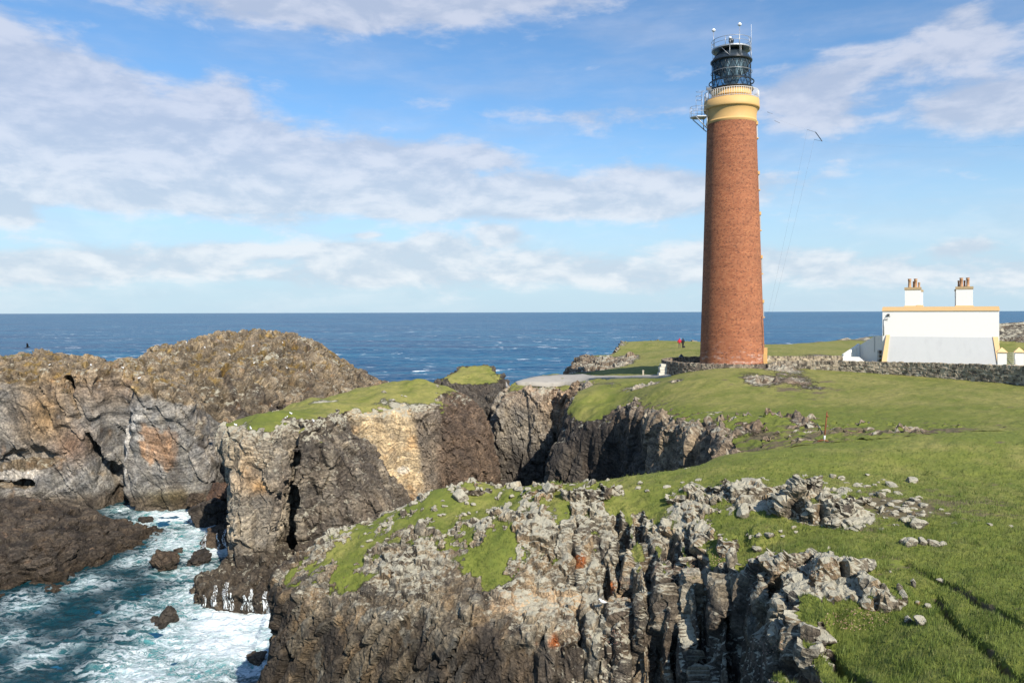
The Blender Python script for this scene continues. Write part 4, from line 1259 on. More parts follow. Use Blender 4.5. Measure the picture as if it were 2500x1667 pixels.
def prism(bm, pts, y0, y1, M=None):
    """x-z outline extruded along y"""
    a = [bm.verts.new((M @ Vector((x, y0, z))) if M else Vector((x, y0, z))) for x, z in pts]
    b = [bm.verts.new((M @ Vector((x, y1, z))) if M else Vector((x, y1, z))) for x, z in pts]
    bm.faces.new(a); bm.faces.new(b[::-1])
    for i in range(len(pts)):
        j = (i + 1) % len(pts)
        bm.faces.new((a[i], b[i], b[j], a[j]))
    return bm


def lathe(bm, prof, n=48, c=(0, 0), cap=False):
    uvl = bm.loops.layers.uv.verify()
    rings = []
    for r, z in prof:
        rings.append([bm.verts.new((c[0] + r * math.sin(2 * math.pi * i / n), c[1] - r * math.cos(2 * math.pi * i / n), z)) for i in range(n)])
    for k in range(len(rings) - 1):
        for i in range(n):
            j = (i + 1) % n
            f_ = bm.faces.new((rings[k][i], rings[k][j], rings[k + 1][j], rings[k + 1][i]))
            uvs = ((i / n, prof[k][1]), ((i + 1) / n, prof[k][1]), ((i + 1) / n, prof[k + 1][1]), (i / n, prof[k + 1][1]))
            for lp, uv_ in zip(f_.loops, uvs): lp[uvl].uv = uv_
    if cap:
        bm.faces.new(rings[0][::-1]); bm.faces.new(rings[-1])
    return bm


def tube(bm, pts, r, n=8, closed=False):
    pts = [Vector(p) for p in pts]
    rings = []
    m = len(pts)
    for i, p in enumerate(pts):
        if closed:
            d = pts[(i + 1) % m] - pts[i - 1]
        else:
            d = pts[min(i + 1, m - 1)] - pts[max(i - 1, 0)]
        d.normalize()
        ref = Vector((0, 0, 1)) if abs(d.z) < 0.95 else Vector((1, 0, 0))
        a = d.cross(ref).normalized(); b = d.cross(a)
        rr = r[i] if isinstance(r, (list, tuple)) else r
        rings.append([bm.verts.new(p + a * rr * math.cos(2 * math.pi * k / n) + b * rr * math.sin(2 * math.pi * k / n)) for k in range(n)])
    for i in range(m if closed else m - 1):
        A_, B_ = rings[i], rings[(i + 1) % m]
        for k in range(n):
            bm.faces.new((A_[k], A_[(k + 1) % n], B_[(k + 1) % n], B_[k]))
    if not closed:
        bm.faces.new(rings[0]); bm.faces.new(rings[-1][::-1])
    return bm


def circ(r, z, n=48, a0=0, a1=2 * math.pi):
    full = abs(a1 - a0 - 2 * math.pi) < 1e-6
    k = n if full else n + 1
    return [(r * math.sin(a0 + (a1 - a0) * i / n), -r * math.cos(a0 + (a1 - a0) * i / n), z) for i in range(k)]


def simple_mat(name, col, rough=0.6, spec=0.4, metal=0.0, var=0.15, scale=3.0, bump=0.0, dirt=None, coord='Object'):
    m, t, out = mat_new(name)
    tc_ = t.node('ShaderNodeTexCoord'); P = tc_.outputs[coord]
    n = t.noise(P, scale, 6, .6)
    c = t.mix(n, tuple(x * (1 - var) for x in col), tuple(min(1, x * (1 + var)) for x in col))
    if dirt:
        dm = t.ramp(t.noise(t.mapping(P, scale=(1, 1, .25)), scale * 1.7, 7, .68), dirt[1], dirt[2], 0, dirt[3])
        c = t.mix(dm, c, dirt[0])
    nm = t.bump(t.noise(P, scale * 8, 4, .6), bump, 0.02) if bump else None
    bsdf(t, out, c, rough, spec, metal, normal=nm)
    return m


M_WHITE = simple_mat('white_limewash', (0.82, 0.81, 0.79), 0.75, .2, var=.03, dirt=((0.55, 0.55, 0.53), .55, .8, .4))
M_WHITE2 = simple_mat('weathered_white_render', (0.50, 0.51, 0.515), 0.8, .2, var=.05, scale=.8, dirt=((0.40, 0.41, 0.42), .45, .8, .5))
M_OCHRE = simple_mat('ochre_masonry_paint', (0.60, 0.375, 0.145), 0.6, .3, var=.07, scale=1.2, dirt=((0.42, 0.29, 0.13), .55, .8, .4))
M_TRIM = simple_mat('peach_trim_paint', (0.80, 0.53, 0.27), 0.6, .3, var=.05)
M_BLACK = simple_mat('black_ironwork', (0.018, 0.024, 0.030), 0.35, .5, var=.2)
M_GREY = simple_mat('galvanised_steel', (0.40, 0.41, 0.42), 0.45, .5, .5, var=.15)
M_RAILW = simple_mat('white_iron_paint', (0.78, 0.77, 0.74), 0.5, .4, var=.05, dirt=((0.45, 0.22, 0.10), .6, .75, .6), scale=6)
M_POT = simple_mat('terracotta', (0.43, 0.22, 0.115), 0.75, .25, var=.2, dirt=((0.52, 0.38, 0.22), .45, .6, .7))
M_STONECAP = simple_mat('lichened_cope_stone', (0.45, 0.33, 0.19), 0.8, .2, var=.3, scale=5)
M_GREEN = simple_mat('dark_green_paint', (0.012, 0.06, 0.035), .5, .4)
M_RUST = simple_mat('rusted_steel', (0.21, 0.075, 0.035), .85, .2, var=.35, scale=9)
M_WOODPALE = simple_mat('weathered_pale_timber', (0.46, 0.41, 0.33), .85, .2, var=.15, scale=6)
M_PLASTIC = simple_mat('white_plastic', (0.82, 0.82, 0.82), .35, .5, var=.02)


def glass_mat(name, col=(0.05, 0.10, 0.14), alpha=0.35, rough=0.06):
    m, t, out = mat_new(name)
    b = bsdf(t, None, col, rough, 0.8)
    tr = t.node('ShaderNodeBsdfTransparent'); t.put(tr.inputs[0], (0.62, 0.76, 0.84))
    mx = t.node('ShaderNodeMixShader'); mx.inputs[0].default_value = alpha
    t.l.new(tr.outputs[0], mx.inputs[1]); t.l.new(b.outputs[0], mx.inputs[2]); t.l.new(mx.outputs[0], out.inputs[0])
    return m


M_GLASS = glass_mat('lantern_glass', (0.14, 0.20, 0.24), .22)
M_PANE = simple_mat('dark_window_pane', (0.02, 0.025, 0.03), .08, .6, var=.1)


def brick_mat():
    m, t, out = mat_new('red_brick')
    oc = t.node('ShaderNodeTexCoord'); so = t.node('ShaderNodeSeparateXYZ'); t.l.new(oc.outputs['Object'], so.inputs[0])
    ang = t.m('DIVIDE', t.m('ARCTAN2', so.outputs[0], t.m('MULTIPLY', so.outputs[1], -1.0)), 2 * math.pi)
    cc_ = t.node('ShaderNodeCombineXYZ'); t.put(cc_.inputs[0], ang); t.put(cc_.inputs[1], so.outputs[2])
    sp = t.node('ShaderNodeSeparateXYZ'); t.l.new(cc_.outputs[0], sp.inputs[0])
    cv_ = t.node('ShaderNodeCombineXYZ'); t.put(cv_.inputs[0], t.m('MULTIPLY', sp.outputs[0], 20.0)); t.put(cv_.inputs[1], sp.outputs[1])
    br = t.node('ShaderNodeTexBrick')
    t.l.new(cv_.outputs[0], br.inputs['Vector'])
    t.put(br.inputs['Color1'], (0.275, 0.090, 0.041)); t.put(br.inputs['Color2'], (0.380, 0.142, 0.066)); t.put(br.inputs['Mortar'], (0.35, 0.215, 0.145))
    br.inputs['Scale'].default_value = 1.0; br.inputs['Mortar Size'].default_value = 0.010
    br.inputs['Brick Width'].default_value = 0.33; br.inputs['Row Height'].default_value = 0.115; br.inputs['Bias'].default_value = -.1
    tc_ = t.node('ShaderNodeTexCoord'); P = tc_.outputs['Object']
    # a few burnt headers
    cell = t.node('ShaderNodeCombineXYZ')
    row = t.m('FLOOR', t.m('DIVIDE', sp.outputs[1], 0.115))
    t.put(cell.inputs[0], t.m('FLOOR', t.m('ADD', t.m('DIVIDE', t.m('MULTIPLY', sp.outputs[0], 20.0), 0.165), t.m('MULTIPLY', row, 0.5)))); t.put(cell.inputs[1], row)
    wn = t.node('ShaderNodeTexWhiteNoise', noise_dimensions='2D'); t.l.new(cell.outputs[0], wn.inputs[0])
    patch = t.noise(P, 0.35, 5, .6)
    c = br.outputs['Color']
    c = t.mix(t.m('MULTIPLY', t.ramp(t.m('ADD', wn.outputs['Value'], t.m('MULTIPLY', patch, .3)), 1.02, 1.04), .55), c, (0.10, 0.045, 0.035))
    c = t.mix(t.m('MULTIPLY', t.m('LESS_THAN', wn.outputs['Value'], 0.10), .35), c, (0.46, 0.22, 0.11))
    # weather tone
    rw = t.node('ShaderNodeTexWhiteNoise', noise_dimensions='1D'); t.put(rw.inputs['W'], t.m('FLOOR', t.m('DIVIDE', sp.outputs[1], 0.23)))
    c = t.vm('MULTIPLY', c, t.mix(rw.outputs[0], (0.92, 0.92, 0.92), (1.08, 1.07, 1.06)))
    c = t.vm('MULTIPLY', c, t.mix(t.ramp(patch, .3, .7), (0.90, 0.90, 0.92), (1.12, 1.09, 1.05)))
    c = t.vm('MULTIPLY', c, t.mix(t.noise(t.mapping(P, scale=(.6, .6, 3.0)), 1.5, 5, .6), (0.88, 0.89, 0.90), (1.14, 1.12, 1.10)))
    # salt bloom low on the tower, in courses
    oz = t.node('ShaderNodeSeparateXYZ'); t.l.new(P, oz.inputs[0])
    lowm = t.ramp(oz.outputs[2], 0.5, 6.5, 1.0, 0.0)
    ef = t.ramp(t.m('ADD', t.noise(t.mapping(P, scale=(.5, .5, 2.2)), 1.3, 6, .7), t.m('MULTIPLY', lowm, 0.20)), 0.66, 0.78)
    frac = t.m('FRACT', t.m('DIVIDE', sp.outputs[1], 0.115))
    ef = t.m('MULTIPLY', ef, t.ramp(wn.outputs['Value'], 0.25, 0.75, .25, .8))
    ef = t.m('MULTIPLY', ef, t.m('ADD', t.m('MULTIPLY', lowm, .7), .22))
    c = t.mix(ef, c, (0.62, 0.45, 0.38))
    fh = t.m('SUBTRACT', 1.0, br.outputs['Fac'])
    bsdf(t, out, c, .82, .25, normal=t.bump(fh, .6, .02))
    return m


M_BRICK = brick_mat()

# ------------------------------------------------------------------ lighthouse
TX, TY = (1787 - 1250) / FPX * 88.0, 88.0
KZ = 88.0 / FPX


def tz(v):      # height of a point on the tower axis
    return 24 - (v - 760.6) * KZ


TB = 17.0
LH = empty('lighthouse', (TX, TY, TB), label='tall red brick lighthouse with ochre gallery and black lattice lantern', cat='lighthouse')


def zr(v):
    return tz(v) - TB


zt = zr(301.5)
prof = [(3.66, -0.6)] + [(3.60 + (2.69 - 3.60) * (k / 60) ** 0.93, k / 60 * zt) for k in range(61)]
part('tower', lathe(B(), prof, 96), M_BRICK, LH, True)
zc0, zc1 = zr(272), zr(250)
cav = [(2.66, zt - .25), (2.80, zt - .02), (2.80, zt + .05)] + [(2.76 - 0.05 * math.sin(math.pi * k / 8) + 0.12 * (k / 8) ** 3, zt + .05 + (zc0 - zt - .05) * k / 8) for k in range(9)]
cav += [(2.88, zc0 + .02), (3.02, zc0 + .04), (3.06, zc0 + .16), (3.06, zc0 + .40), (3.03, zc0 + .46), (3.03, zc1), (2.9, zc1 + .03), (1.0, zc1 + .03)]
part('cornice', lathe(B(), cav, 96), M_OCHRE, LH, True)
zd = zr(222.5)
part('lantern_drum', lathe(B(), [(2.22, zc1 - .1), (2.22, zc1 + .48), (2.26, zc1 + .50), (2.26, zc1 + .56), (2.21, zc1 + .58), (2.20, zd - .05), (2.34, zd + .02)], 72), M_OCHRE, LH, True)
part('lantern_sill', lathe(B(), [(2.2, zd - .03), (2.46, zd), (2.50, zd + .06), (2.44, zd + .13), (2.12, zd + .16)], 72), M_BLACK, LH, True)
# gallery railing: about seventy painted bars
gr = 2.97
bm = B()
tube(bm, circ(gr, zc1 + 0.98, 72), .03, 6, True); tube(bm, circ(gr, zc1 + .10, 72), .025, 6, True)
rail = part('gallery_railing', bm, M_RAILW, LH, True)
for k in range(72):
    a = 2 * math.pi * k / 72
    bm = B(); x, y = gr * math.sin(a), -gr * math.cos(a)
    tube(bm, [(x, y, zc1 + .02), (x, y, zc1 + .98)], .024, 5)
    part('baluster', bm, M_RAILW, rail, True)
# lantern
z0, z1 = zd + .14, zr(155)
rl = 2.13
n = 18
h3 = (z1 - z0) / 3
bm = B()
for lev in range(3):
    za, zb = z0 + lev * h3, z0 + (lev + 1) * h3
    off = 0.5 * (lev % 2)
    for k in range(n):
        for sgn in (-1, 1):
            a = 2 * math.pi * (k + off) / n; b = 2 * math.pi * (k + off + sgn * .5) / n
            tube(bm, [(rl * math.sin(a), -rl * math.cos(a), za), (rl * math.sin((a + b) / 2), -rl * math.cos((a + b) / 2), (za + zb) / 2), (rl * math.sin(b), -rl * math.cos(b), zb)], .026, 5)
for k in range(1, 3): tube(bm, circ(rl, z0 + k * h3, 54), .03, 6, True)
part('lantern_lattice', bm, M_BLACK, LH, True)
part('lantern_glass', lathe(B(), [(rl - .04, z0 - .1), (rl - .04, z1 + .1)], 36), M_GLASS, LH)
part('upper_band', lathe(B(), [(2.0, z1 - .02), (2.20, z1), (2.30, z1 + .10), (2.30, z1 + .20), (2.14, z1 + .26), (2.05, z1 + .26)], 64), M_BLACK, LH, True)
bm = B(); tube(bm, circ(2.44, zr(203.5), 64), .065, 8, True)
for k in range(12):
    a = 2 * math.pi * k / 12
    tube(bm, [(2.1 * math.sin(a), -2.1 * math.cos(a), zr(203.5)), (2.44 * math.sin(a), -2.44 * math.cos(a), zr(203.5))], .03, 5)
part('service_ring', bm, M_BLACK, LH, True)
bm = B(); tube(bm, circ(2.25, zr(179), 64), .03, 6, True)
for k in range(8):
    a = 2 * math.pi * (k + .5) / 8
    tube(bm, [(2.1 * math.sin(a), -2.1 * math.cos(a), zr(179)), (2.25 * math.sin(a), -2.25 * math.cos(a), zr(179))], .018, 5)
part('handrail', bm, M_GREY, LH, True)
# blinds and optic behind the panes
M_BLIND = simple_mat('canvas_blind', (0.42, 0.42, 0.40), .9, .1)
bm = B()
lathe(bm, [(.35, z0 - .2), (.35, z0 + .6), (.72, z0 + .75), (.95, z0 + 1.3), (.98, z0 + 1.6), (.95, z0 + 1.9), (.7, z0 + 2.4), (.3, z0 + 2.6)], 24)
part('optic', bm, glass_mat('prism_glass', (0.35, 0.42, 0.45), .75, .15), LH, True)
bm = B()
lathe(bm, [(1.9, z0 + h3 * 2.0), (1.9, z1 + .05), (.3, z1 + .5)], 24)
part('inner_shade', bm, simple_mat('dark_inner_lining', (0.045, 0.055, 0.06), .6, .3), LH)
for a in (0.05, 0.32, -0.42):
    bm = B()
    p = [(1.95 * math.sin(a + s_), -1.95 * math.cos(a + s_), zz) for s_, zz in ((-.14, z0 + h3 * 1.95), (0, z0 + h3 * 1.05), (.14, z0 + h3 * 1.95), (0, z0 + h3 * 2.85))]
    vs = [bm.verts.new(q) for q in p]; bm.faces.new(vs)
    part('canvas_blind', bm, M_BLIND, LH)
# dome
zp = zr(124)
dome = [(2.13, z1 + .26), (2.05, z1 + .50), (1.88, z1 + .78), (1.64, z1 + 1.05), (1.34, z1 + 1.30), (.98, z1 + 1.52), (.6, z1 + 1.75), (0.32, z1 + 2.02)]
part('dome', lathe(B(), dome, 18), simple_mat('dome_plates', (0.022, 0.032, 0.042), .25, .6, var=.3), LH)
part('roof_platform', lathe(B(), [(1.0, zp), (2.14, zp - .05), (2.17, zp - .05), (2.17, zp + .10), (1.0, zp + .08), (1.0, zp)], 40), M_GREY, LH)
zrail = zr(101.5)
bm = B()
tube(bm, circ(2.15, zrail, 40), .028, 6, True); tube(bm, circ(2.15, (zrail + zp) / 2 + .08, 40), .022, 6, True)
for k in range(9):
    a = 2 * math.pi * (k + .18) / 9
    tube(bm, [(2.15 * math.sin(a), -2.15 * math.cos(a), zp), (2.15 * math.sin(a), -2.15 * math.cos(a), zrail)], .03, 6)
part('roof_railing', bm, M_GREY, LH, True)
for a in (-1.45, -.35, .22, 1.30, 2.2, 3.3, -2.4):
    bm = B(); tube(bm, [(2.16 * math.sin(a), -2.16 * math.cos(a), z1 + .1), (2.16 * math.sin(a), -2.16 * math.cos(a), zp)], .032, 6)
    part('platform_strut', bm, M_GREY, LH, True)
for a, b in ((-.35, -.85), (1.30, .95)):
    bm = B(); tube(bm, [(2.16 * math.sin(a), -2.16 * math.cos(a), z1 + .25), (2.1 * math.sin(b), -2.1 * math.cos(b), zp - .02)], .028, 6)
    part('platform_strut', bm, M_GREY, LH, True)
zv = z1 + 1.9
bm = lathe(B(), [(.42, zv), (.34, zv + .12), (.2, zv + .22), (.2, zv + .36), (.27, zv + .46), (.30, zv + .62), (.25, zv + .80), (.12, zv + .90), (.05, zv + .94), (.06, zv + .99), (.03, zv + 1.05)], 20)
tube(bm, [(0, 0, zv + .95), (.16, 0, zv + 1.1)], .03, 6)
part('ventilator', bm, M_BLACK, LH, True)


def radome(a, r, zb, ztop, rad):
    x, y = r * math.sin(a), -r * math.cos(a)
    bm = B(); tube(bm, [(x, y, zb), (x, y, ztop)], .028, 6)
    pole = part('antenna_pole', bm, M_GREY, LH, True)
    bm = lathe(B(), [(0.02, ztop - .05), (rad * .55, ztop - .04), (rad * .95, ztop + .02), (rad, ztop + rad * .25), (rad * .9, ztop + rad * .75), (rad * .6, ztop + rad * 1.2), (rad * .2, ztop + rad * 1.42), (.01, ztop + rad * 1.45)], 16, (x, y))
    part('antenna_dome', bm, M_PLASTIC, pole, True)


radome(-1.36, 2.16, zp, zr(80.5), .22)
radome(.15, 2.16, z1 + .2, 24 + 0.0 - TB + (760.6 - 63) * 85.9 / FPX, .22)
radome(-.33, 2.16, zp, 24 - TB + (760.6 - 95) * 86 / FPX, .17)
bm = B(); tube(bm, [(2.05, -.7, zp), (2.05, -.7, zr(66))], .018, 5)
part('whip_antenna', bm, M_RAILW, LH, True)
# bracket platform on the left with its rails and hooped ladder
bm = B()
zk = zr(286)
oct_ = [(-2.85, -.75), (-4.05, -.75), (-4.6, -.3), (-4.6, .35), (-4.05, .8), (-2.85, .8)]
a_ = [bm.verts.new((x, y, zk - .1)) for x, y in oct_]; b_ = [bm.verts.new((x, y, zk)) for x, y in oct_]
bm.faces.new(a_[::-1]); bm.faces.new(b_)
for i in range(6): bm.faces.new((a_[i], a_[(i + 1) % 6], b_[(i + 1) % 6], b_[i]))
deck = part('bracket_platform', bm, M_GREY, LH)
for y in (-.75, .8):
    bm = B(); tube(bm, [(-4.2, y, zk - .1), (-2.72, y * .6, zk - 1.55)], .055, 6)
    tube(bm, [(-2.95, y, zk - .05), (-2.95, y, zk - 1.3)], .05, 6)
    part('brace', bm, M_GREY, deck, True)
bm = B()
for h in (.55, 1.1):
    tube(bm, [(x, y, zk + h) for x, y in oct_], .022, 5)
for x, y in oct_: tube(bm, [(x, y, zk), (x, y, zk + 1.1)], .022, 5)
part('platform_rail', bm, M_GREY, deck, True)
bm = B()
for y in (-.2, .25): tube(bm, [(-3.35, y, zk), (-3.35, y, zk + 2.9)], .022, 5)
for k in range(10): tube(bm, [(-3.35, -.2, zk + .25 + k * .28), (-3.35, .25, zk + .25 + k * .28)], .014, 5)
for h in (1.9, 2.35, 2.85): tube(bm, [(-3.35, -.2, zk + h), (-3.8, -.25, zk + h), (-4.0, 0, zk + h), (-3.8, .3, zk + h), (-3.35, .25, zk + h)], .018, 5)
tube(bm, [(-4.0, 0, zk + 1.0), (-4.0, 0, zk + 2.35)], .018, 5)
tube(bm, [(-3.35, -.2, zk + 2.9), (-2.9, -.2, zk + 2.9)], .02, 5); tube(bm, [(-3.35, .25, zk + 2.9), (-2.9, .25, zk + 2.9)], .02, 5)
part('hooped_ladder', bm, M_GREY, deck, True)
bm = B()
tube(bm, [(-2.75, -.7, zc1), (-2.75, -.7, zc1 + 1.45)], .04, 6)
box(bm, -3.0, -2.45, -.8, -.62, zc1 + 1.15, zc1 + 1.45)
tube(bm, [(-2.9, -.7, zc1 + 1.1), (-3.05, -.75, zc1 + 1.55), (-2.4, -.75, zc1 + 1.6)], .03, 5)
part('lamp_housing', bm, simple_mat('dark_grey_fittings', (.10, .105, .11), .5, .4), LH)
# windows on the right flank, door at the foot
def rad_at(z):
    return 3.60 + (2.69 - 3.60) * (max(z, 0) / zt) ** 0.93


wa = math.radians(84)
for (va, vb) in ((302, 343), (422, 468), (520, 566), (625, 671), (732, 776)):
    za, zb = zr(vb), zr(va)
    r0 = rad_at(za)
    Mx = Matrix.Translation((0, 0, 0)) @ Matrix.Rotation(wa, 4, 'Z')
    lean = (rad_at(zb) - rad_at(za)) / (zb - za)
    def wbox(bm, x0, x1, d0, d1, za_, zb_):
        vs = []
        for x in (x0, x1):
            for d_ in (d0, d1):
                for z in (za_, zb_):
                    vs.append(bm.verts.new(Mx @ Vector((x, -(rad_at(z) + d_), z))))
        for q in ((0, 1, 3, 2), (4, 6, 7, 5), (0, 4, 5, 1), (2, 3, 7, 6), (0, 2, 6, 4), (1, 5, 7, 3)): bm.faces.new([vs[i] for i in q])
    bm = B(); wbox(bm, -.42, .42, -.3, .03, za + .12, zb - .35)
    win = part('window', bm, M_PANE, LH)
    bm = B(); wbox(bm, -.75, .75, -.3, .09, zb - .35, zb)
    part('lintel', bm, M_OCHRE, win)
    bm = B(); wbox(bm, -.62, .62, -.3, .12, za, za + .12)
    part('sill', bm, M_OCHRE, win)
    for s0_, s1_ in ((-.6, -.42), (.42, .6)):
        bm = B(); wbox(bm, s0_, s1_, -.3, .05, za + .12, zb - .35)
        part('jamb', bm, M_GREY, win)
bm = B(); da = math.radians(72); Mx = Matrix.Rotation(da, 4, 'Z')
zd0, zd1 = -.3, zr(848)
box(bm, -.75, -.45, -3.78, -3.0, zd0, zd1 - .55, Mx); box(bm, .45, .75, -3.78, -3.0, zd0, zd1 - .55, Mx); box(bm, -.75, .75, -3.8, -3.0, zd1 - .55, zd1, Mx)
box(bm, -1.05, -.75, -3.70, -3.0, zd0 + .95, zd1 - .62, Mx); box(bm, -1.0, -.75, -3.71, -3.0, zd0, zd0 + .5, Mx)
ds = part('door_surround', bm, M_OCHRE, LH)
bm = B(); box(bm, -.45, .45, -3.62, -3.1, zd0, zd1 - .55, Mx)
part('door', bm, simple_mat('grey_door_paint', (.25, .25, .26), .5, .4), ds)
# conductor cable down the shaft
bm = B(); ca_ = math.radians(52)
tube(bm, [(math.sin(ca_ + .03 * math.sin(z_ * 3)) * (rad_at(z_) + .03), -math.cos(ca_ + .03 * math.sin(z_ * 3)) * (rad_at(z_) + .03), z_) for z_ in np.linspace(0, 6.5, 12)], .02, 5)
part('cable', bm, M_BLACK, LH, True)
log('tower')

# ------------------------------------------------------------------ keeper's house
def face_frame(u0, Y0, u1, Y1, z0):
    p = at(u0, 800, Y0); q = at(u1, 800, Y1)
    d = q[:2] - p[:2]; L = float(np.hypot(*d)); a = math.atan2(d[1], d[0])
    return Matrix.Translation((p[0], p[1], z0)) @ Matrix.Rotation(a, 4, 'Z'), L


HM, HL = face_frame(2154.5, 94.0, 2439.5, 88.2, 17.3)
house = empty('keepers_house', (HM.translation.x, HM.translation.y, 17.3), HM.to_euler().z, label='white keepers house with peach coping, buttressed wall and twin chimney stacks', cat='house')
ZW = 6.72     # underside of coping above 17.3
box_ = B(); box(box_, 0, HL, 0, 6.5, 0, ZW)
part('wall', box_, M_WHITE, house)
bm = B(); prism(bm, [(-.06, ZW), (HL + .06, ZW), (HL + .06, ZW + .12), (HL - .02, ZW + .5), (.04, ZW + .5), (-.06, ZW + .12)], -.10, .55)
part('coping', bm, M_TRIM, house)
bm = B(); prism(bm, [(0, ZW), (HL, ZW), (HL, ZW + .3), (0, ZW + .3)], .6, 6.6)
part('flat_roof', bm, simple_mat('lead_roof', (.3, .3, .31), .6, .3), house)
# battered lower wall
def battered(bm, x0a, x0b, x1a, x1b, dep, zt_, proud=0.0):
    # x0a/x1a at the top, x0b/x1b at the foot
    v = [bm.verts.new(p) for p in ((x0a, -.01 - proud, zt_), (x1a, -.01 - proud, zt_), (x1b, -dep - proud, 0), (x0b, -dep - proud, 0), (x0a, .3, zt_), (x1a, .3, zt_), (x1b, .3, 0), (x0b, .3, 0))]
    for q in ((0, 1, 2, 3), (5, 4, 7, 6), (4, 5, 1, 0), (3, 2, 6, 7), (4, 0, 3, 7), (1, 5, 6, 2)): bm.faces.new([v[i] for i in q])


zb_ = 3.68
bm = B(); battered(bm, .75, .42, HL - .5, HL - .12, 1.25, zb_)
part('buttress', bm, M_WHITE2, house)
bm = B(); battered(bm, .42, -.12, .80, .45, 1.32, zb_ + .18, .05)
part('buttress_edge', bm, M_TRIM, house)
bm = B(); battered(bm, HL - .62, HL - .14, HL - .1, HL + .28, 1.32, zb_ + .08, .05)
part('buttress_edge', bm, M_TRIM, house)


def chimney(x0, x1, yoff, stepside, pots):
    bm = B(); box(bm, x0, x1, yoff, yoff + .9, ZW + .45, 9.22)
    sx0, sx1 = (x1 - .3, x1 + .18) if stepside > 0 else (x0 - .10, x0 + .3)
    box(bm, sx0, sx1, yoff + .35, yoff + 1.9, ZW + .2, 9.0)
    ch = part('chimney', bm, M_WHITE, house)
    bm = B(); box(bm, x0 - .08, x1 + .06, yoff - .08, yoff + .98, ZW + .45, ZW + .62)
    if stepside > 0: box(bm, x1 - .45, x1 + .22, yoff - .10, yoff + 1.95, ZW + .47, ZW + .70)
    part('chimney_base', bm, M_TRIM, ch)
    bm = B(); box(bm, x0 - .05, x1 + .05, yoff - .05, yoff + .95, 9.22, 9.52)
    if stepside > 0: box(bm, x1 - .1, x1 + .24, yoff + .3, yoff + 1.95, 9.0, 9.22)
    else: box(bm, x0 - .14, x0 + .1, yoff + .3, yoff + 1.95, 9.0, 9.22)
    part('chimney_cap', bm, M_STONECAP, ch)
    for (px, py, h, r) in pots:
        prof_ = [(r, 9.5), (r, 9.58), (r * .86, 9.62), (r * .80, 9.5 + h * .74), (r * 1.0, 9.5 + h * .78), (r * 1.0, 9.5 + h * .84), (r * .84, 9.5 + h * .86), (r * .84, 9.5 + h * .93), (r * 1.05, 9.5 + h * .95), (r * 1.0, 9.5 + h), (r * .7, 9.5 + h), (r * .6, 9.5 + h * .8)]
        part('chimney_pot', lathe(B(), prof_, 14, (x0 + px, yoff + py)), M_POT, ch, True)


chimney(2.42, 4.12, .05, 1, [(.50, .35, 1.05, .20), (1.14, .35, 1.05, .20), (.92, .75, .75, .11), (1.50, .7, .62, .13)])
chimney(7.72, 9.42, .05, -1, [(.55, .35, 1.05, .20), (1.20, .35, 1.05, .20), (.28, .75, .75, .12), (.88, .75, .75, .12)])
# fittings on the upper wall
bm = B(); box(bm, .55, .78, -.16, -.01, ZW - .55, ZW - .35)
box(bm, .40, .86, -.05, -.01, ZW - .66, ZW - .62)
tube(bm, [(.40, -.1, ZW - .66), (.32, -.12, ZW - .9), (.5, -.12, ZW - .95), (.62, -.1, ZW - .92)], .035, 6)
part('wall_lamp', bm, simple_mat('dark_metal_fitting', (.05, .05, .055), .5, .4), house)
bm = B(); tube(bm, [(.16, -.04, ZW - 1.0), (.16, -.04, zb_ + .1)], .04, 6); tube(bm, [(.16, -.04, ZW - 1.0), (.6, -.04, ZW - 1.1)], .025, 6)
part('downpipe', bm, M_GREY, house, True)
# side wing seen edge-on in shade
WM = Matrix.Translation(at(2155, 800, 94.2)).copy(); WM.translation.z = 0
wing_o = at(2157, 800, 94.3)
wing = empty('yard_wing', (wing_o[0], wing_o[1], 17.3), 0, label='white raking yard wall with a small window left of the keepers house', cat='wall')
wd = (at(2097, 800, 98.6) - wing_o)[:2]; wl = float(np.hypot(*wd)); wang = math.atan2(wd[1], wd[0])
WR = Matrix.Rotation(wang, 4, 'Z')
bm = B(); prism(bm, [(0, -.2), (wl, -.2), (wl, 2.35), (1.55, 3.68), (0, 3.72)], -.3, 0, WR)
ww = part('wing_wall', bm, M_WHITE, wing)
bm = B(); box(bm, 1.50, 1.60, .0, .05, 1.7, 3.6, WR)
part('rain_pipe', bm, M_WHITE2, ww)
bm = B(); box(bm, .12, .98, .0, .06, .1, 2.0, WR)
wf = part('window', bm, M_PANE, wing)
bm = B()
for (a0, a1, c0, c1) in ((.12, .98, .95, 1.0), (.12, .98, 1.42, 1.46), (.70, .76, .6, 2.0), (.12, .17, .6, 2.0), (.93, .98, .6, 2.0), (.12, .98, 1.95, 2.0)):
    box(bm, a0, a1, .05, .10, c0, c1, WR)
part('window_frame', bm, M_RAILW, wf)
bm = B(); box(bm, .17, .93, .05, .085, .1, .6, WR)
part('lower_panel', bm, M_GREEN, wf)
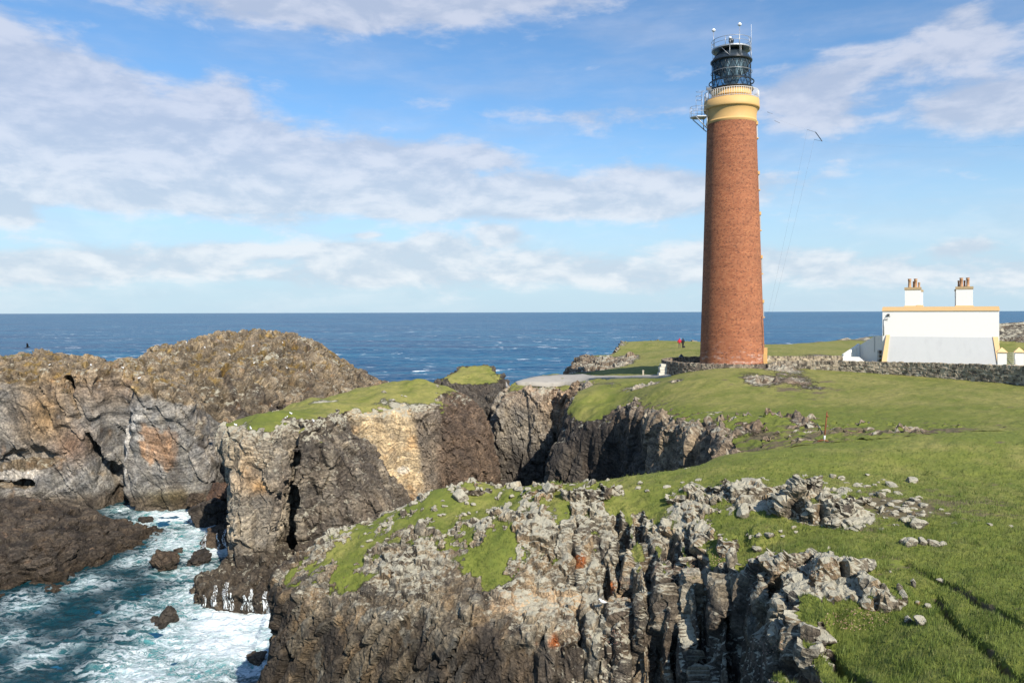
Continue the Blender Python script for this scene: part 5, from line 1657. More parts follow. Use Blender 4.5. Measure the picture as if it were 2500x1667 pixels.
# raking parapet continuing left, lit from the front
q0 = at(2099, 800, 98.4); q1 = at(2057, 800, 97.4)
pd_ = (q1 - q0)[:2]; pl = float(np.hypot(*pd_)); PR = Matrix.Translation((q0[0] - wing_o[0], q0[1] - wing_o[1], 0)) @ Matrix.Rotation(math.atan2(pd_[1], pd_[0]), 4, 'Z')
bm = B()
prism(bm, [(0, 0), (.42, 0), (.42, 2.35), (0, 2.6)], -.35, .0, PR)
prism(bm, [(.42, 2.35), (.42, 2.02), (pl - .55, 1.05), (pl - .33, .2), (pl, .2), (pl - .22, 1.35), (pl - .45, 1.42)], -.3, -.02, PR)
prism(bm, [(.42, 2.02), (1.0, 1.75), (1.0, 0), (.42, 0)], -.25, -.12, PR)
prism(bm, [(1.0, 1.75), (pl - .55, 1.05), (pl - .33, .2), (1.0, .2)], -.2, -.1, PR)
part('raking_parapet', bm, M_WHITE, wing)
r0 = at(2057.5, 800, 93.0); r1 = at(2113, 800, 92.0)
rd = (r1 - r0)[:2]; rl_ = float(np.hypot(*rd)); RR = Matrix.Translation((r0[0] - wing_o[0], r0[1] - wing_o[1], 0)) @ Matrix.Rotation(math.atan2(rd[1], rd[0]), 4, 'Z')
bm = B(); prism(bm, [(0, 0), (rl_, 0), (rl_, .65), (rl_ * .72, 1.27), (0, 1.27)], 0, .35, RR)
part('low_front_wall', bm, M_WHITE, wing)

# gate piers and gate at the right edge
piers = []
for i, (u, lab) in enumerate(((2446, 'square white gate pier with peach pyramid cap tucked against the buttress'), (2488, 'square white gate pier with peach pyramid cap at the right edge'))):
    c = at(u, 800, 84.0)
    g_ = empty('gate_pier', (c[0], c[1], 17.6), math.radians(-29), label=lab, cat='gate pier', group='white gate piers')
    bm = B(); box(bm, -.42, .42, -.42, .42, -.3, 1.92)
    part('pier_shaft', bm, M_WHITE, g_)
    bm = B(); r_ = .50
    vs = [bm.verts.new(p) for p in ((-r_, -r_, 1.92), (r_, -r_, 1.92), (r_, r_, 1.92), (-r_, r_, 1.92), (-r_, -r_, 1.99), (r_, -r_, 1.99), (r_, r_, 1.99), (-r_, r_, 1.99), (0, 0, 2.48))]
    for q in ((3, 2, 1, 0), (0, 1, 5, 4), (1, 2, 6, 5), (2, 3, 7, 6), (3, 0, 4, 7), (4, 5, 8), (5, 6, 8), (6, 7, 8), (7, 4, 8)): bm.faces.new([vs[k] for k in q])
    part('pier_cap', bm, M_TRIM, g_)
ga, gb = at(2456, 800, 84.2), at(2478, 800, 83.6)
gd = (gb - ga)[:2]; gl = float(np.hypot(*gd))
gate = empty('field_gate', (ga[0], ga[1], 17.6), math.atan2(gd[1], gd[0]), label='grey metal field gate closed between the two white piers', cat='gate')
bm = B(); tube(bm, [(0, 0, .1), (0, 0, 1.85)], .04, 6); tube(bm, [(gl, 0, .1), (gl, 0, 1.85)], .04, 6)
part('gate_stile', bm, M_GREY, gate, True)
bm = B()
for z_ in np.linspace(.2, 1.82, 9): tube(bm, [(0, 0, z_), (gl, 0, z_)], .035, 6)
part('gate_rail', bm, M_GREY, gate, True)
bm = B(); tube(bm, [(0, -.03, 1.3), (gl, -.03, .2)], .03, 6)
part('gate_brace', bm, M_BLACK, gate, True)

# ------------------------------------------------------------------ dry stone walls
def stone_mat(name, a, b, c3):
    m, t, out = mat_new(name)
    tc_ = t.node('ShaderNodeTexCoord'); P = tc_.outputs['Object']
    cid = t.attr('stone')
    wn = t.node('ShaderNodeTexWhiteNoise', noise_dimensions='1D'); t.put(wn.inputs['W'], t.m('MULTIPLY', cid, 913.7))
    c = t.mix(t.ramp(wn.outputs['Value'], 0.1, .9, smooth=False), a, b)
    c = t.mix(t.ramp(t.noise(P, 2.2, 6, .7), .52, .68), c, c3)
    c = t.vm('MULTIPLY', c, t.mix(t.noise(P, 18, 4, .6), (.45, .45, .45), (1.45, 1.42, 1.38)))
    bsdf(t, out, c, .85, .2, normal=t.bump(t.noise(P, 12, 5, .65), .8, .05))
    return m


M_DYKE = stone_mat('dry_stone', (0.11, 0.092, 0.075), (0.50, 0.42, 0.31), (0.56, 0.52, 0.41))
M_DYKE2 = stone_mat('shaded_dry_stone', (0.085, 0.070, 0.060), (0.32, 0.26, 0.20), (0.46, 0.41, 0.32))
rng = np.random.default_rng(7)


def dyke(name, pts, bots, tops, thick, mat, label, course=.17, group=None, cope=.30):
    """dry stone wall of separate stones along a plan line; one mesh with a stone id"""
    pts = np.array(pts, float); seg = np.hypot(*(np.diff(pts, axis=0).T)); S_ = np.concatenate([[0], np.cumsum(seg)])
    L = S_[-1]
    V = []; Q = []; ID = []
    def pos(s):
        return np.array([np.interp(s, S_, pts[:, 0]), np.interp(s, S_, pts[:, 1])])
    def nrm(s):
        a = pos(max(s - .2, 0)); b = pos(min(s + .2, L)); d = (b - a) / (np.hypot(*(b - a)) + 1e-9)
        return np.array([d[1], -d[0]]), d
    def stone(s, z, w, h, th, off, tilt=0.0):
        nn, dd = nrm(s); c = pos(s) + nn * off
        base = len(V)
        i_ = rng.random()
        j = lambda k: (rng.random() - .5) * k
        for (a, b_, c_) in ((-1, -1, -1), (1, -1, -1), (1, 1, -1), (-1, 1, -1), (-1, -1, 1), (1, -1, 1), (1, 1, 1), (-1, 1, 1)):
            aw = a * w * .5 * (1 + j(.3)); ah = c_ * h * .5 * (1 + j(.3)); at_ = b_ * th * .5 * (1 + j(.25))
            aw += tilt * ah
            p = c + dd * aw + nn * at_
            V.append((p[0], p[1], z + ah)); ID.append(i_)
        for q in ((0, 3, 2, 1), (4, 5, 6, 7), (0, 1, 5, 4), (1, 2, 6, 5), (2, 3, 7, 6), (3, 0, 4, 7)): Q.append([base + k for k in q])
    s = 0.0
    zmin = min(bots) - .3
    k = 0
    zmax = max(tops)
    z = zmin
    while z < zmax:
        hh = course * (0.8 + .5 * rng.random()); s = rng.random() * .2
        while s < L:
            w = .16 + .34 * rng.random() ** 1.5
            b_ = np.interp(s, S_, bots); t_ = np.interp(s, S_, tops) - cope * .8
            if b_ - .45 < z < t_:
                stone(s + w / 2, z + j_(.05), w * 1.05, hh * 1.15, thick * (.95 + .1 * rng.random()), 0)
            s += w
        z += hh
    s = 0.0
    while s < L:      # upright cope stones
        w = .10 + .16 * rng.random(); t_ = np.interp(s, S_, tops)
        stone(s + w / 2, t_ - cope * .5 + j_(.08), w, cope * (1.0 + .35 * rng.random()), thick * (.8 + .25 * rng.random()), 0, j_(.5))
        s += w
    o = make_mesh(name, np.array(V), np.array(Q), mat, {'stone': np.array(ID)})
    tag(o, label, 'wall', group)
    return o


def j_(k): return (rng.random() - .5) * k


# oval enclosure round the tower, open to the right
ring = []
for a in np.linspace(math.radians(10), math.radians(-185), 46):       # angle from the camera side, going left
    ring.append((TX + 7.55 * math.sin(a), TY - 7.4 * math.cos(a)))
rb_ = [17.9 if p[1] < TY - 6 else (17.3 if p[1] < TY - 2 else 16.7) for p in ring]
rb_ = [float(main_height(np.array([[p[0]]]), np.array([[p[1]]]))[0, 0]) for p in ring]
dyke('enclosure_wall', ring, rb_, [18.5 if True else 0 for p in ring], .55, M_DYKE2, 'curved dry stone wall around the foot of the lighthouse', course=.14)
near = [(ring[0][0] + .1, ring[0][1] - .05)] + [tuple(at(u, v, Y)[:2]) for u, v, Y in ((1900, 884, 82), (2050, 883, 79), (2200, 886, 75), (2350, 889, 70.5), (2500, 893, 66), (2640, 897, 61))]
near_t = [18.5, 18.72, 18.93, 19.05, 19.2, 19.33, 19.5]
near_b = [float(main_height(np.array([[p[0]]]), np.array([[p[1]]]))[0, 0]) for p in near]
dyke('field_wall', near, near_b, near_t, .6, M_DYKE, 'long dry stone field wall running right in front of the white house')
back = [(ring[-1][0] + .1, ring[-1][1])] + [tuple(at(u, 872, Y)[:2]) for u, Y in ((1900, 95.5), (1980, 95), (2056, 94))]
dyke('yard_wall', back, [17.3] * 4, [18.5, 18.5, 18.52, 18.6], .6, M_DYKE, 'dry stone wall behind, from the lighthouse to the white yard wing')
# pale masonry block buttress at the left of the curved wall
bm = B(); c = at(1617, 900, 87)
for k in range(5):
    w0 = .42 + .05 * k * 0 + (.10 if k % 2 else 0)
    box(bm, c[0] - w0 + .1 * k * .5, c[0] + .5, c[1] - .5, c[1] + .5, 16.6 + k * .32, 16.6 + k * .32 + .30)
pb = part('stone_pier', bm, simple_mat('pale_block_stone', (.60, .56, .47), .8, .2, var=.15, scale=5), None)
tag(pb, 'pale stepped block pier at the left end of the curved wall', 'stone pier')
log('walls')

# ------------------------------------------------------------------ posts, wires, people, bird
p = uv_on_main(1570, 918)
bm = B(); box(bm, -.09, .09, -.09, .09, -.3, .72); box(bm, -.12, .12, -.12, .12, .62, .70)
po = part('marker_post', bm, M_WOODPALE); po.location = p
tag(po, 'short pale post standing beside the concrete road', 'post')

p = uv_on_main(2012, 1078)
pole = empty('rusty_stake', p, label='leaning rusty iron stake with a pale foot standing in the turf', cat='stake')
lean = Vector((0.10, 0.0, 1.0))
bm = B(); tube(bm, [lean * -.2, lean * .9, lean * 1.78], [.05, .045, .04], 8); box(bm, .15, .25, -.06, .06, 1.52, 1.62)
part('shaft', bm, M_RUST, pole, True)
bm = B(); tube(bm, [lean * 1.78, lean * 1.9], [.03, .012], 6); part('tip', bm, M_RUST, pole, True)
bm = B(); tube(bm, [lean * .0, lean * .38], [.062, .062], 8); part('foot_sleeve', bm, simple_mat('flaked_white_paint', (.55, .55, .54), .7, .2, var=.3, scale=12), pole, True)
bm = B()
for k in range(3):
    tube(bm, [(-.45 + .1 * k, -.1 + .08 * k, .03), (-.1, .05 * k, .09), (.2, -.1, .05), (.38, .05, .02)], .035, 6)
part('rope_coil', bm, M_RUST, pole, True)
for i, (a, b, lab) in enumerate((((1995, 1040), (2010, 1062), 'thin dark rod lying slantwise in the turf left of the rusty stake'),)):
    pa, pb_ = uv_on_main(*a), uv_on_main(*b)
    bm = B(); tube(bm, [Vector(pa) + Vector((0, 0, .15)), Vector(pb_) + Vector((0, 0, .05))], .03, 6)
    tag(part('iron_rod', bm, M_BLACK, None, True), lab, 'rod')

# wire aerial strung from the lighthouse to a mast out of view
aer = empty('wire_aerial', at(1990, 330, 92), label='thin two-wire radio aerial with a spreader bar hanging right of the lighthouse', cat='aerial')
M_WIRE = simple_mat('aerial_wire', (.16, .18, .21), .5, .4)
def rel(u, v, Y): return Vector(at(u, v, Y)) - Vector(at(1990, 330, 92))
def thick_(pts, r, nm, mt=None):
    bm = B(); tube(bm, pts, r, 6); return part(nm, bm, mt or M_WIRE, aer, True)
A1, A2 = rel(1991, 323, 92), rel(2007, 345, 90)
thick_([A1, A2], .05, 'spreader_bar', M_BLACK)
thick_([A1, rel(1978, 319, 92), rel(1971, 317, 92)], .022, 'insulator')
thick_([A2, rel(1996, 343, 90.5), rel(1988, 341, 91)], .022, 'insulator')
def sagw(a, b, sag, nn=14):
    return [a.lerp(b, k / nn) + Vector((0, 0, -sag * 4 * (k / nn) * (1 - k / nn))) for k in range(nn + 1)]
thick_(sagw(rel(1971, 317, 92), rel(1868, 800, 93), .3), .006, 'down_wire')
thick_(sagw(rel(1988, 341, 91), rel(1876, 800, 92), .3), .006, 'down_wire')
thick_(sagw(rel(1971, 317, 92), rel(1843, 262, 88.5), .25), .002, 'span_wire')
thick_(sagw(rel(2007, 345, 90), rel(2560, 352, 70), .5), .0018, 'span_wire')
thick_([rel(1873, 273.5, 89), rel(1880, 276.5, 89), rel(1886, 278, 89)], .022, 'insulator')
thick_([rel(1891, 295, 89), rel(1898, 298, 89), rel(1904, 301, 89)], .022, 'insulator')


def skin_body(name, joints, bones, mat, parent, sub=2):
    me = bpy.data.meshes.new(name); me.from_pydata([j[:3] for j in joints], bones, [])
    o = bpy.data.objects.new(name, me); COL.objects.link(o)
    md = o.modifiers.new('Skin', 'SKIN')
    for k, j in enumerate(joints):
        r = j[3]; me.skin_vertices[0].data[k].radius = (r, r if len(j) < 5 else j[4])
        me.skin_vertices[0].data[k].use_root = (k == 0)
    o.modifiers.new('Sub', 'SUBSURF').levels = sub
    o.modifiers['Sub'].render_levels = sub
    dg = bpy.context.evaluated_depsgraph_get()
    me2 = bpy.data.meshes.new_from_object(o.evaluated_get(dg))
    o.modifiers.clear(); o.data = me2
    for f_ in me2.polygons: f_.use_smooth = True
    me2.materials.clear(); me2.materials.append(mat)
    if parent: o.parent = parent
    return o


def person(loc, rz, top_mat, leg_mat, hood_mat, label, wide=1.0):
    root = empty('person', loc, rz, label=label, cat='person', group='walkers on the headland')
    # pelvis rooted body: one continuous figure in trousers colour; jacket, hood are clothing
    J = [(0, 0, .93, .15 * wide, .11), (0, 0, 1.15, .15 * wide, .11), (0, 0, 1.38, .17 * wide, .11), (0, .01, 1.50, .06), (0, -.01, 1.63, .095, .105), (0, -.01, 1.72, .07),
         (.10, 0, .86, .10), (.11, -.01, .48, .07), (.12, .03, .08, .05), (.13, -.12, .04, .045),
         (-.10, 0, .86, .10), (-.12, -.03, .48, .07), (-.12, .0, .08, .05), (-.13, -.15, .04, .045),
         (.21, 0, 1.40, .06), (.29, .02, 1.15, .045), (.27, -.10, .93, .035), (.26, -.13, .84, .035),
         (-.21, 0, 1.40, .06), (-.29, .02, 1.15, .045), (-.27, -.10, .93, .035), (-.26, -.13, .84, .035)]
    E = [(0, 1), (1, 2), (2, 3), (3, 4), (4, 5), (0, 6), (6, 7), (7, 8), (8, 9), (0, 10), (10, 11), (11, 12), (12, 13), (2, 14), (14, 15), (15, 16), (16, 17), (2, 18), (18, 19), (19, 20), (20, 21)]
    skin_body('body', J, E, leg_mat, root)
    Jj = [(0, 0, .82, .20 * wide, .15), (0, 0, 1.05, .19 * wide, .145), (0, 0, 1.30, .20 * wide, .15), (0, .0, 1.46, .15, .12), (0, .0, 1.54, .09),
          (.22, 0, 1.40, .085), (.31, .02, 1.15, .07), (.28, -.10, .93, .055), (-.22, 0, 1.40, .085), (-.31, .02, 1.15, .07), (-.28, -.10, .93, .055)]
    skin_body('jacket', Jj, [(0, 1), (1, 2), (2, 3), (3, 4), (2, 5), (5, 6), (6, 7), (2, 8), (8, 9), (9, 10)], top_mat, root)
    skin_body('hood', [(0, .03, 1.52, .10), (0, .03, 1.66, .125, .13), (0, .03, 1.78, .08)], [(0, 1), (1, 2)], hood_mat, root, 2)
    return root


M_RED = simple_mat('red_jacket', (0.52, 0.010, 0.045), .6, .3)
M_KHAKI = simple_mat('khaki_trousers', (0.15, 0.12, 0.09), .8, .2)
M_DARK = simple_mat('black_clothing', (0.014, 0.014, 0.020), .7, .3)
pp = uv_on_main(1659, 850)
person(pp, math.radians(175), M_RED, M_KHAKI, M_RED, 'person in a red hooded jacket standing on the headland grass with back turned')
pq = (pp[0] + .62, pp[1] + .1, pp[2])
person(pq, math.radians(205), M_DARK, M_DARK, M_DARK, 'person in black clothing standing to the right of the red jacket', 1.1)
bag = B(); box(bag, -.2, .2, -.14, .14, .0, .42); bmesh.ops.bevel(bag, geom=list(bag.edges), offset=.07, segments=2)
bo = part('backpack', bag, M_DARK, None, True); bo.location = (pq[0] + .05, pq[1] - .45, pp[2])
tag(bo, 'black rucksack on the grass at the feet of the dark-clad walker', 'bag')

# dark pyramid vent beyond the curved wall
bc = at(1663, 873, 100)
bm = B(); vs = [bm.verts.new(q) for q in ((-.30, -.3, -.6), (.38, -.3, -.6), (.38, .3, -.6), (-.30, .3, -.6), (-.28, -.3, .0), (.34, -.3, .0), (.34, .3, .0), (-.28, .3, .0), (0, 0, .42))]
for q in ((0, 1, 5, 4), (1, 2, 6, 5), (2, 3, 7, 6), (3, 0, 4, 7), (4, 5, 8), (5, 6, 8), (6, 7, 8), (7, 4, 8)): bm.faces.new([vs[k] for k in q])
vo = part('hut_roof', bm, M_BLACK); vo.location = (bc[0], bc[1], bc[2] + .1)
tag(vo, 'small black pointed roof showing just over the curved wall', 'roof vent')

# bird in flight over the left headland
bl = at(67, 848, 100)
bird = empty('flying_bird', bl, math.radians(30), label='dark seabird flying low over the left headland', cat='bird')
skin_body('body', [(0, 0, 0, .09), (.14, 0, .03, .075), (.26, 0, .07, .045), (.34, 0, .07, .015), (-.16, 0, -.02, .06), (-.34, 0, -.04, .03)], [(0, 1), (1, 2), (2, 3), (0, 4), (4, 5)], M_DARK, bird)
for sgn in (-1, 1):
    bm = B()
    p_ = [(.10, 0, .02), (.12, sgn * .25, .26), (.02, sgn * .5, .52), (-.10, sgn * .55, .56), (-.10, sgn * .26, .24), (-.12, 0, .0)]
    up_ = [bm.verts.new(Vector(q)) for q in p_]; dn_ = [bm.verts.new(Vector(q) - Vector((0, 0, .025))) for q in p_]
    bm.faces.new(up_); bm.faces.new(dn_[::-1])
    for k in range(6): bm.faces.new((up_[k], dn_[k], dn_[(k + 1) % 6], up_[(k + 1) % 6]))
    part('wing', bm, M_DARK, bird)
# standing gull on the rock edge above the beige ledge
GULLS = [(120, 893), (222, 893), (300, 900), (340, 925), (500, 850), (560, 868), (618, 846), (690, 838), (760, 905), (800, 850), (455, 838), (700, 900), (620, 888), (612, 1048), (710, 1012), (698, 1022), (765, 1030), (575, 1040)]
for (u, v) in ((1468, 1492),):
    g0 = uv_on_main(u, v)
    gull = empty('perched_gull', (g0[0], g0[1] - .55, g0[2] + .45), math.radians(200), label='small white gull perched on the cliff ledge', cat='bird')
    skin_body('body', [(0, 0, .14, .07), (.09, 0, .20, .06), (.13, 0, .28, .04), (.20, 0, .28, .012), (-.12, 0, .11, .04), (-.24, 0, .08, .015)], [(0, 1), (1, 2), (2, 3), (0, 4), (4, 5)], M_PLASTIC, gull)
    for sgn in (-1, 1):
        bm = B(); tube(bm, [(0, sgn * .03, .12), (0.01, sgn * .03, -.1)], .008, 5); part('leg', bm, M_STONECAP, gull)
log('small things')

# ------------------------------------------------------------------ concrete road to the landing
RD = [uv_on_main(u, v)[:2] for u, v in ((1632, 919), (1570, 921), (1500, 923), (1430, 923), (1370, 925), (1310, 928), (1262, 934), (1235, 940))]
wid = [1.5, 1.6, 1.8, 2.4, 2.6, 2.6, 2.0, 1.2]
bm = B(); prev = None
rr_ = np.array(RD)
S_ = np.concatenate([[0], np.cumsum(np.hypot(*(np.diff(rr_, axis=0).T)))])
for s_ in np.linspace(0, S_[-1], 60):
    x = np.interp(s_, S_, rr_[:, 0]); y = np.interp(s_, S_, rr_[:, 1]); hw = np.interp(s_, S_, wid)
    row = []
    for k in np.linspace(-1, 1, 7):
        yy = y + k * hw
        z = float(main_height(np.array([[x]]), np.array([[yy]]))[0, 0]) + .22
        row.append(bm.verts.new((x, yy, z)))
    lo_ = [bm.verts.new(row[0].co - Vector((0, 0, .5))), bm.verts.new(row[-1].co - Vector((0, 0, .5)))]
    full = [lo_[0]] + row + [lo_[1]]
    if prev:
        for k in range(8): bm.faces.new((prev[k], full[k], full[k + 1], prev[k + 1]))
    prev = full
ro = part('road', bm, simple_mat('worn_concrete', (.36, .335, .295), .9, .15, var=.2, scale=.8, bump=.3, dirt=((.2, .19, .16), .5, .7, .5)), None, True)
tag(ro, 'pale worn concrete road along the cliff top left of the lighthouse', kind='structure')

# ------------------------------------------------------------------ loose boulders, sea rocks
log('bvh')
trees = []
for V_, Q_ in TERRAIN:
    trees.append(BVHTree.FromPolygons([tuple(v) for v in V_.tolist()], [tuple(q) for q in Q_.tolist()]))
log('bvh done')


def hit(u, v):
    d = Vector(at(u, v, 1.0)) - Vector((0, 0, CAMZ)); d.normalize()
    best = None
    for t_ in trees:
        h = t_.ray_cast(Vector((0, 0, CAMZ)), d, 400)
        if h[0] is not None and (best is None or h[3] < best[1]): best = (h[0], h[3])
    return best[0] if best else None


def ground_z(x, y):
    best = -1e9
    for t_ in trees:
        h = t_.ray_cast(Vector((x, y, 40)), Vector((0, 0, -1)), 80)
        if h[0] is not None: best = max(best, h[0].z)
    return best


ICO = {}


def ico(level):
    if level not in ICO:
        bm = bmesh.new(); bmesh.ops.create_icosphere(bm, subdivisions=level, radius=1.0)
        bm.verts.ensure_lookup_table()
        V_ = np.array([v.co[:] for v in bm.verts]); F_ = np.array([[v.index for v in f_.verts] for f_ in bm.faces]); bm.free()
        ICO[level] = (V_, F_)
    return ICO[level]


def rock_shape(seed, size, level=4, planes=16, rough=.06):
    r_ = np.random.default_rng(seed)
    V_, F_ = ico(level)
    nrm_ = r_.normal(size=(planes, 3)); nrm_ /= np.linalg.norm(nrm_, axis=1)[:, None]
    dist = r_.uniform(.50, .92, planes)
    dot = V_ @ nrm_.T
    rad = np.min(np.where(dot > .05, dist[None] / np.maximum(dot, .05), 9), axis=1)
    rad = np.minimum(rad, 1.0)
    P_ = V_ * rad[:, None]
    P_ = P_ * (1 + rough * 2.4 * fbm(P_ * 1.7 + seed, 5, gain=.62, seed=seed % 97))[:, None]
    if level > 4:
        c1_, c2_, q1_, q2_ = voronoi(P_ * 2.2 + seed * 1.3, seed % 50)
        P_ = P_ * (1 + .30 * (q1_ - .5) * sstep(c2_ - c1_, 0, .12) - .10 * (1 - sstep(c2_ - c1_, 0, .12)))[:, None]
    return P_ * np.array(size), F_


def boulder(name, c, size, seed, mat, label, cat='boulder', group=None, rz=0.0, tilt=0.0, level=4, lich=.95, tint=None, sink=.3):
    P_, F_ = rock_shape(seed, size, level)
    A_ = rotm(tilt, tilt * .5, rz)
    P_ = P_ @ A_.T
    z0_ = P_[:, 2].min()
    n_ = len(P_)
    T_ = np.tile(np.array(tint or (0.25, 0.23, 0.19)), (n_, 1)) * (0.8 + .3 * fbm(P_ * 2 + seed, 3, seed=3))[:, None]
    o = make_mesh(name, P_, F_, mat, dict(tint=T_, turf=np.full(n_, -.6), strata=P_[:, 2] * .6 + P_[:, 0] * .4 + seed, lichen=np.full(n_, lich), ochre=np.full(n_, .5), tone=np.full(n_, .5), bare=np.zeros(n_)))
    o.location = (c[0], c[1], c[2] - z0_ * (1 - 2 * sink) if False else c[2] + size[2] * (1 - 2 * sink))
    tag(o, label, cat, group)
    return o


NAMED = [  # u, v (centre), width px, height px, label
    (2250, 1273, 54, 30, 'large pale wedge boulder lying alone on the turf right of the rock scatter'),
    (2208, 1318, 24, 22, 'leftmost of the row of blocky grey boulders in the grass'),
    (2228, 1322, 36, 26, 'wide boulder second in the row of blocky grey boulders in the grass'),
    (2254, 1319, 28, 24, 'rounded boulder third in the row of blocky grey boulders in the grass'),
    (2285, 1323, 36, 22, 'streaked grey boulder near the right end of the boulder row'),
    (2305, 1325, 16, 14, 'small stone closing the right end of the boulder row'),
    (2198, 1428, 14, 34, 'upright knobbly stone standing on a round stone in the turf'),
    (2208, 1448, 26, 30, 'rounded lichened stone under the upright knobbly stone'),
    (2231, 1420, 13, 26, 'slim upright stone right of the knobbly pair'),
    (2300, 1414, 20, 9, 'flat white stone beside the broken turf edge'),
    (2250, 1512, 34, 24, 'round pale boulder at the end of the lowest rock cluster'),
    (2222, 1510, 22, 22, 'brown boulder left of the round pale boulder in the lowest cluster'),
    (2243, 1470, 15, 10, 'small orange stone in the grass'),
    (2267, 1477, 18, 14, 'small grey stone beside the brown bare patch'),
    (1815, 1240, 44, 44, 'tall grey boulder wedged at the left of the big outcrop ridge'),
    (1745, 1215, 24, 34, 'single upright boulder standing in grass above the fissures'),
    (2035, 1160, 20, 14, 'small rounded boulder at the top of the rock scatter'),
    (2118, 1157, 14, 9, 'tiny pale boulder at the upper edge of the rock scatter'),
    (2230, 1170, 38, 16, 'flat-topped boulder at the upper right of the rock scatter'),
    (2180, 1181, 34, 14, 'long low boulder near the top of the rock scatter'),
    (1125, 1205, 44, 34, 'grey blocky boulder on the skyline of the outcrop above the pale stained cliff'),
    (1025, 1285, 30, 50, 'leaning sharp slab standing up from the turf slope'),
    (1165, 1290, 8, 26, 'thin upright stone sliver standing in the turf'),
    (1340, 1190, 40, 26, 'rounded boulder pile on the outcrop skyline before the dark cliffs'),
    (1790, 1355, 36, 60, 'tall lichened standing block beside the thrift ledge'),
    (1852, 1337, 34, 22, 'block half sunk in the turf above the columns'),
    (1898, 1369, 18, 22, 'small pale tilted block in the turf above the columns'),
    (2420, 1279, 18, 6, 'flat pale stone in the grass near the right edge'),
    (2470, 1283, 12, 5, 'smallest flat stone by the right edge'),
]
k = 0
for (u, v, wpx, hpx, lab) in NAMED:
    h = hit(u, v + hpx * .45)
    if h is None: continue
    sc = h.y / FPX
    sx_, sz_ = wpx * sc * .56, hpx * sc * .62
    tint_ = (.40, .22, .11) if 'orange' in lab else ((.20, .15, .11) if 'brown' in lab else None)
    boulder('boulder', (h.x, h.y + sx_ * .4, h.z - sz_ * .15), (sx_, sx_ * .9, sz_), 500 + k, M_NEAR, lab, rz=.3 * k, tilt=.0 if hpx > wpx else .15, tint=tint_)
    k += 1
rs = random.Random(5)
GROUP = 'lichen-covered stones scattered over the turf'
spots = []
def ell(cu, cv, ru, rv, n_, s0, s1):
    for _ in range(n_):
        a = rs.random() * 6.283; r_ = math.sqrt(rs.random())
        spots.append((cu + ru * r_ * math.cos(a), cv + rv * r_ * math.sin(a), rs.uniform(s0, s1)))
ell(2110, 1240, 150, 55, 60, 10, 34); ell(2060, 1175, 110, 16, 18, 10, 26); ell(1800, 1180, 200, 16, 22, 9, 26); ell(1250, 1200, 150, 16, 20, 10, 28)
ell(1080, 1240, 120, 25, 16, 10, 26); ell(1500, 1190, 160, 14, 14, 9, 24); ell(2230, 1250, 90, 22, 16, 8, 20); ell(1850, 1300, 130, 36, 12, 10, 26); ell(2120, 1380, 70, 30, 6, 8, 20)
ell(900, 1310, 120, 40, 12, 10, 26)
for (u, v, wpx) in spots:
    h = hit(u, v)
    if h is None or h.y > 60: continue
    sc = h.y / FPX
    sx_ = wpx * sc * .55
    boulder('boulder', (h.x, h.y, h.z - sx_ * .22), (sx_ * rs.uniform(.8, 1.3), sx_ * rs.uniform(.6, 1.0), sx_ * rs.uniform(.35, .75)), 900 + k, M_NEAR,
            'small lichen-covered stone among the scatter of stones on the turf', group=GROUP, rz=rs.random() * 6, tilt=rs.uniform(-.25, .25), level=3)
    k += 1
log('boulders', k)

SEA_ROCKS = [
    (390, 1378, 76, 44, 'brown pointed rock in mid channel with foam behind it'),
    (404, 1508, 66, 44, 'dark solitary pointed rock surrounded by white foam'),
    (375, 1515, 36, 12, 'low ledge at the left foot of the solitary pointed rock'),
    (528, 1318, 88, 50, 'square brown rock with water streaming off its top'),
    (500, 1258, 110, 62, 'broad dark boulder at the foot of the gully'),
    (540, 1205, 60, 44, 'reddish brown boulder jammed high in the gully'),
    (515, 1215, 34, 30, 'grey angular block in the gully left of the reddish boulder'),
    (470, 1222, 46, 26, 'brown flat boulder at the water edge left of the gully'),
    (560, 1275, 44, 28, 'wet black rock against the foot of the sea stack'),
    (480, 1366, 84, 24, 'flat awash rock right of the mid channel rock'),
    (432, 1345, 30, 12, 'small awash rock above the mid channel rock'),
    (620, 1617, 70, 18, 'low brown rock awash by the foreground cliff'),
    (350, 1272, 60, 14, 'thin tongue of rock off the tip of the low reef'),
    (487, 1460, 40, 14, 'low outer ledge rock left of the cascades'),
]
for i, (u, v, wpx, hpx, lab) in enumerate(SEA_ROCKS):
    Yb = CAMZ * FPX / (v + hpx * .42 - 762 + ROLL * (u - 1250))
    c = at(u, v + hpx * .42, Yb); sc = Yb / FPX
    sx_ = wpx * sc * .56; sz_ = hpx * sc * .62
    lift = 0.0
    if v < 1240: lift = (1245 - v) * .035; Yb += 2; c = at(u, v + hpx * .4, 92.5); 
    boulder('sea_rock', (c[0], c[1] + sx_ * .5, c[2] if v < 1240 else -.1), (sx_, sx_ * .85, sz_ * 1.15 + .15), 40 + i, M_WET, lab, cat='rock', lich=.05, rz=.2 * i, level=5, sink=.28,
            tint=(.11, .072, .055) if 'red' in lab else ((.085, .066, .050) if 'brown' in lab else (.058, .051, .045)))

